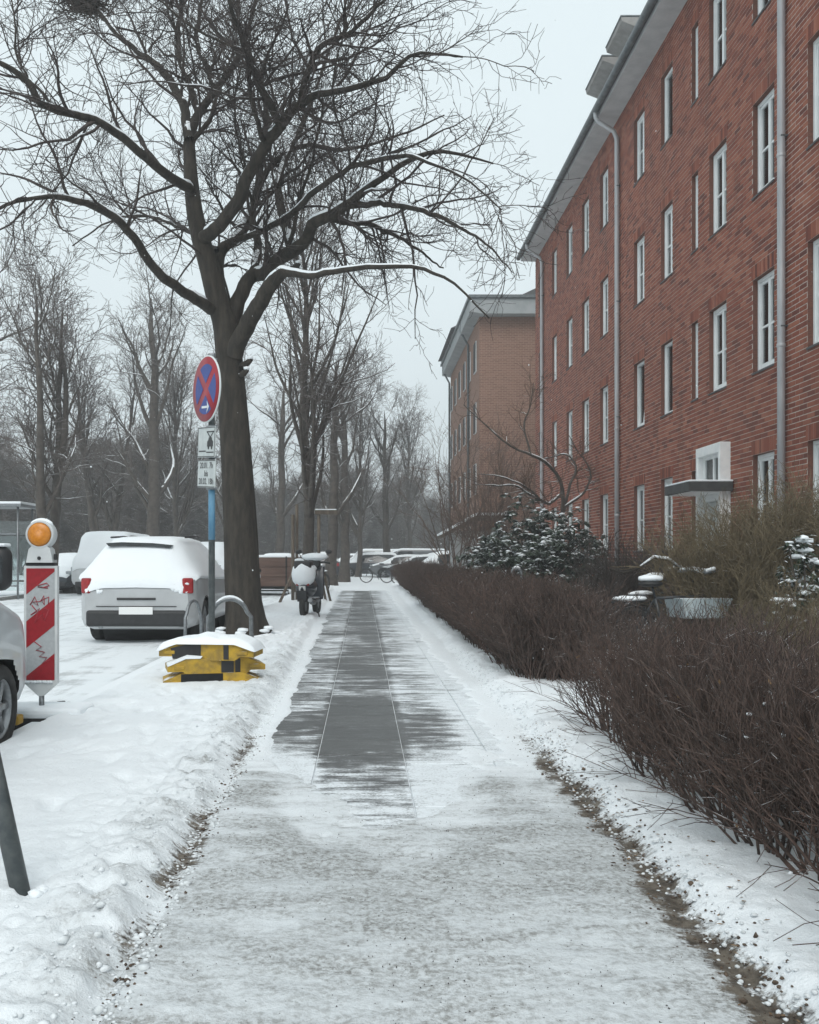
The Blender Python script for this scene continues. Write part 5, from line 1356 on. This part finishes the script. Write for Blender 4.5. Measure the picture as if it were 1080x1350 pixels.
# stacked yellow and black foot plates carrying the sign pole
M['yellow'] = simple('yellow_plastic', (.50, .31, .020), (.24, .155, .030), 9, .6, bump=.15, snow=(.95, 1.15, .3, 9))
FYY = 9.35; fx = at(279, FYY)
def foot_prof(w=.47, h=.155): return [(-w, .035), (-w, .085), (-w*.62, h), (w*.62, h), (w, .085), (w, .035), (w*.70, .035), (w*.60, 0.0), (-w*.60, 0.0), (-w*.70, .035)]
FT_ = [(0.0, 0.0, 12, 'lowest of the stacked yellow foot plates, half sunk in snow', -.02), (0.03, .02, 15, 'middle yellow foot plate of the stack under the sign pole', .118), (.0, .01, -7, 'top yellow and black foot plate of the stack, capped with snow', .255)]
for dx, dy, rz, lab, z in FT_:
    t = thing('sign_foot_plate', lab, 'foot plate', (fx+dx, FYY+dy, z), R(rz), 'foot plates stacked under the sign')
    MB().prism(foot_prof(), 'Y', -.20, .20).build('plate', M['yellow'], t)
    for x, w_ in ((-.18, .26), (.20, .05)):
        if z < .1: x, w_ = -.10, .40
        elif z < .2 and w_ > .1: x, w_ = .10, .12
        P_ = [(x-w_/2, .012), (x-w_/2, .150), (x+w_/2, .150), (x+w_/2, .012)]
        if x < -.15: P_ = [(x-w_/2-.02, .012), (x-w_/2-.04, .115), (x-.02, .150), (x+w_/2, .150), (x+w_/2, .012)]
        MB().prism(P_, 'Y', -.207, -.1985).build('band', M['black'], t)
    for sx in (-1, 1): MB().box((sx*.36, -.203, .075), (.10, .02, .035), bevel=.006).build('grip', M['yellow'], t)
    if z > .1:
        if z > .2:
            gx, gy = np.meshgrid(np.linspace(-.49, .49, 34), np.linspace(-.235, .22, 16))
            prof_z = np.interp(np.abs(gx), [0, .29, .48], [.155, .155, .088])
            ed = np.minimum(np.minimum((.49-np.abs(gx))/.06, (gy+.235)/.05), (.22-gy)/.05).clip(0, 1)
            gz = prof_z+.002+np.sqrt(ed)*(.050+.035*fbm(gx*6, gy*6, 3, 120))+.045*np.exp(-(gx**2+gy**2)/.012)-.03*np.exp(-((gx-.12)**2+(gy+.1)**2)/.004)
            i = (np.arange(15)[:, None]*34+np.arange(33)[None]).ravel()
            link('snow', mesh_np('snow', np.stack([gx, gy, gz], -1).reshape(-1, 3), np.stack([i, i+1, i+35, i+34], 1), M['snow']), t)
        else:
            MB().prism([(-.47, .087), (-.30, .158), (-.16, .158), (-.14, .18), (-.28, .19), (-.47, .11)], 'Y', -.21, -.02).build('snow', M['snow'], t)

# no-stopping sign with two plates
SX, SY = at(278, 9.3), 9.36
sg_ = thing('no_stopping_sign', 'round red and blue no-stopping sign with two plates on a blue-grey pole', 'sign', (SX, SY, .40))
M['sign_red'] = simple('sign_red', (.30, .010, .022), (.24, .008, .018), 12, .4)
M['sign_blue'] = simple('sign_blue', (.015, .045, .24), (.012, .036, .20), 12, .4)
M['sign_white'] = simple('sign_white', (.60, .64, .64), (.66, .70, .69), 8, .4)
M['sign_grey'] = simple('sign_plate_grey', (.42, .45, .45), (.50, .53, .52), 12, .45)
M['ink'] = simple('sign_ink', (.015, .015, .016), None, 3, .5)
M['pole_blue'] = simple('faded_blue_paint', (.06, .20, .34), (.15, .30, .40), 9, .5, stretch=(1, 1, .4))
po = MB().tube([(0, 0, -.25), (0, 0, 2.80)], .032, 14).build('pole', M['post'], sg_)
MB().lathe([(.0335, 1.025), (.0335, 1.60)], 'Z', (0, 0, 0), 16).build('pole_wrap', M['pole_blue'], po)
ROT = R(-57)
def holder(nm, z): 
    e = bpy.data.objects.new(nm, None); col.objects.link(e); e.parent = sg_; e.location = (0, 0, z); e.rotation_euler = (0, R(4.5), ROT); return e
e = holder('sign_disc', 2.505)
MB().lathe([(.0, -.062), (.328, -.062), (.330, -.060), (.330, -.048), (0, -.048)], 'Y', (0, 0, 0), 56).build('rim', M['sign_white'], e)
MB().lathe([(.0, -.0645), (.318, -.0645), (.318, -.0625)], 'Y', (0, 0, 0), 56).build('face', M['sign_red'], e)
def sector(a0, a1, inner=.058, ro=.246):
    c = R((a0+a1)/2); sh = (inner*math.cos(c), inner*math.sin(c)); half = (a1-a0)/2
    pts = [sh]+[(ro*math.cos(R(a)), ro*math.sin(R(a))) for a in np.linspace(a0+9, a1-9, 12)]
    MB().prism(pts, 'Y', -.0665, -.0650).build('blue_field', M['sign_blue'], e)
for a in (45, 135, 225, 315): sector(a, a+90)
m = MB(); m.prism([(-.075, -.185), (.055, -.185), (.055, -.163), (-.075, -.163)], 'Y', -.0690, -.0672); m.prism([(.045, -.232), (.098, -.174), (.045, -.116), (.062, -.174)], 'Y', -.0690, -.0671); m.build('arrow', M['sign_white'], e)
e = holder('plate_upper', 1.985)
MB().box((0, -.054, 0), (.42, .010, .30), bevel=.003).build('panel', M['sign_grey'], e)
m = MB()
for (x0, x1, za, zb2) in ((-.205, .205, .138, .145), (-.205, .205, -.145, -.138), (-.205, -.198, -.138, .138), (.198, .205, -.138, .138)):
    m.box(((x0+x1)/2, -.0605, (za+zb2)/2), (x1-x0, .002, zb2-za))
m.build('border', M['ink'], e)
# tow-away pictogram: ground line, car front under a lifting frame
m = MB()
m.box((-.085, -.0605, -.088), (.16, .002, .012))
m.prism([(.03, -.045), (.165, -.045), (.165, .0), (.145, .01), (.13, .045), (.065, .045), (.05, .01), (.03, .0)], 'Y', -.0616, -.0596)
for cx_ in (.06, .135): m.lathe([(.018, -.0616), (.018, -.0596)], 'Y', (cx_, 0, -.055), 12)
for pts in ([(.02, .10), (.175, .10)], [(.02, .10), (.16, .0)], [(.175, .10), (.035, .0)], [(.02, -.10), (.175, -.10)]):
    (xa, za), (xb, zb2) = pts; L_ = math.hypot(xb-xa, zb2-za)
    m.box(((xa+xb)/2, -.0606, (za+zb2)/2), (L_+.012, .0022, .011), rot=Matrix.Rotation(-math.atan2(zb2-za, xb-xa), 3, 'Y'))
m.build('pictogram', M['ink'], e)
e = holder('plate_lower', 1.675)
MB().box((0, -.054, 0), (.42, .010, .27), bevel=.003).build('panel', M['sign_grey'], e)
m = MB()
for zz in (.128, -.128): m.box((0, -.0605, zz), (.41, .002, .007))
m.build('border', M['ink'], e)
def text(body, size, loc, parent, mat, nm='lettering'):
    cu = bpy.data.curves.new('txt', 'FONT'); cu.body = body; cu.size = size; cu.align_x = 'CENTER'; cu.align_y = 'CENTER'; cu.extrude = .0008; cu.resolution_u = 3
    o = bpy.data.objects.new('txt', cu); col.objects.link(o); dg = bpy.context.evaluated_depsgraph_get()
    me = bpy.data.meshes.new_from_object(o.evaluated_get(dg)); bpy.data.objects.remove(o)
    me.materials.clear(); me.materials.append(mat); me.name = nm
    q_ = link(nm, me, parent, loc, (R(90), 0, 0)); q_['kind'] = 'stuff'; return q_
text('20.01. 7h', .085, (0, -.0605, .078), e, M['ink']); text('bis', .085, (0, -.0605, 0), e, M['ink']); text('20.02. 18h', .085, (0, -.0605, -.078), e, M['ink'])
for z in (1.84, 2.14, 1.53, 2.80):
    MB().box((0, 0, z), (.10, .08, .025), rot=Matrix.Rotation(ROT, 3, 'Z'), bevel=.004).build('clip', M['steel'], po)
MB().box((0, 0, 2.83), (.07, .07, .07), bevel=.015).build('pole_cap', M['steel'], po)

# bicycle hoops
def hoop(name, label, loc, rz, w, h, r=.024, lean=0, snow=True):
    t = thing(name, label, 'bike stand', loc, rz)
    rr = w/2*.78
    pts = [(-w/2, 0, -.15), (-w/2+.02, 0, h-rr)]+[(-.0-rr*math.cos(R(a)), 0, h-rr+rr*math.sin(R(a))) for a in range(15, 180, 15)]+[(w/2-.02, 0, h-rr), (w/2, 0, -.15)]
    MB().tube(pts, r, 12).build('tube', M['steel'], t)
    if snow:
        sp = [(-rr*.92*math.cos(R(a)), 0, h-rr+rr*1.0*math.sin(R(a))+r*.95) for a in range(30, 151, 12)]
        MB().tube(sp, [.006]+[.018]*(len(sp)-2)+[.006], 8).build('snow', M['snow'], t)
    return t
hoop('bike_hoop', 'steel bicycle hoop behind the yellow foot plates', (at(303, 10.3), 10.3, 0), R(8), .50, .80)
hoop('bike_hoop', 'thin steel bicycle hoop seen edge-on beside the white estate car', (at(255, 11.6), 11.6, 0), R(76), .50, .72, .02, snow=False)
hoop('handrail_hoop', 'small snow-capped steel hoop standing behind the clipped hedge', (at(681, 16.5), 16.5, 0), R(0), .20, 1.06, .03)

# stakes round the young tree
st = thing('tree_stakes', 'wooden stakes and crossbars supporting the young tree', 'tree stakes', (-1.45, 26.6, 0))
for pts, r in (([(-.78, -1.6, -.05), (-.40, -.1, 1.05)], .04), ([(.42, .3, -.05), (.24, .0, 1.05)], .035), ([(.55, .5, -.05), (.30, .2, 1.0)], .035), ([(-.50, 0, -.05), (-.50, 0, 2.45)], .05), ([(-.40, .12, -.05), (-.40, .12, 2.75)], .045), ([(.22, .1, -.05), (.22, .1, 2.55)], .045)):
    MB().tube(pts, r, 8).build('stake', M['wood'], st)
MB().box((.42, .05, 2.52), (.62, .05, .12), bevel=.01).build('crossbar', M['wood'], st)
MB().box((.42, .05, 2.60), (.60, .05, .03), bevel=.01).build('snow', M['snow'], st)

# bus shelter at the margin across the road
bs = thing('bus_shelter', 'grey steel and glass bus shelter across the road at the margin', 'shelter', (at(-18, 30), 30, 0))
for x in (-1.0, 1.0):
    for y in (0, 1.3): MB().tube([(x, y, -.2), (x, y, 2.85)], .035, 8).build('post', M['steel'], bs)
MB().box((0, .65, 2.90), (2.3, 1.6, .09), bevel=.01).build('roof', M['steel'], bs)
MB().box((0, .65, 2.98), (2.3, 1.6, .08), bevel=.03).build('snow', M['snow'], bs)
for z in (.35, 2.0): MB().box((0, 0, z), (1.92, .04, .05)).build('rail', M['steel'], bs)
MB().box((0, 0, 1.17), (1.90, .01, 1.55)).build('pane', M['glass'], bs); MB().box((0, 1.3, 1.3), (1.90, .01, 2.3)).build('pane', M['glass'], bs)
MB().box((.2, 1.1, .48), (1.5, .35, .05), bevel=.01).build('bench', M['wood'], bs)

# small white outbuilding with a snowy roof beyond the evergreen
M['render'] = simple('pale_render', (.34, .35, .35), (.42, .43, .43), 3, .9)
sh = thing('outbuilding', 'small pale outbuilding with snowy pitched roof beside the far house', 'shed', (at(632, 43), 43.0, 0))
MB().box((0, .8, 1.2), (2.4, 1.4, 2.5)).build('wall', M['render'], sh)
MB().prism([(-1.75, 2.25), (-.1, 3.15), (1.5, 3.15), (1.5, 3.0), (0, 2.98), (-1.75, 2.12)], 'Y', -.2, 1.7).build('roof', M['wood'], sh)
MB().prism([(-1.78, 2.26), (-.1, 3.17), (1.52, 3.17), (1.52, 3.27), (-.1, 3.28), (-1.78, 2.34)], 'Y', -.22, 1.72).build('snow', M['snow'], sh)
MB().box((.3, .09, 1.5), (.7, .06, .9)).build('window', M['dark'], sh)

# ================================================================== falling snow and haze
m = MB()
for k in range(150):
    y = random.uniform(2.5, 22); x = (random.uniform(0, 1080)-478)*y/1250; z = 1.25-(random.uniform(0, 1000)-735)*y/1250
    if z < .3: continue
    s = random.uniform(.0018, .004)
    m.ball((x, y, z), (s, s, s), sub=1, jit=s*.2)
o = m.build('snowflakes', M['snow']); tag(o, 'sparse falling snowflakes in the air', 'snow', kind='stuff')
hz = MB().box((0, 175, 14.3), (620, 500, 31.4)).build('haze', M['dark']); hz.data.materials.clear()
hm = bpy.data.materials.new('haze'); hm.use_nodes = True; ht = hm.node_tree; ht.nodes.clear()
ho = ht.nodes.new('ShaderNodeOutputMaterial'); pv = ht.nodes.new('ShaderNodeVolumePrincipled')
pv.inputs['Color'].default_value = (.93, .96, .98, 1); pv.inputs['Density'].default_value = .0030; pv.inputs['Anisotropy'].default_value = 0.0
ht.links.new(pv.outputs[0], ho.inputs['Volume']); hz.data.materials.append(hm); tag(hz, kind='stuff')

for ob in scene.objects:
    if ob.parent and ob.type == 'MESH' and ob.name.split('.')[0] == 'snow' and ob.parent.name.split('.')[0] in ('street_tree', 'ornamental_tree'): ob['kind'] = 'stuff'
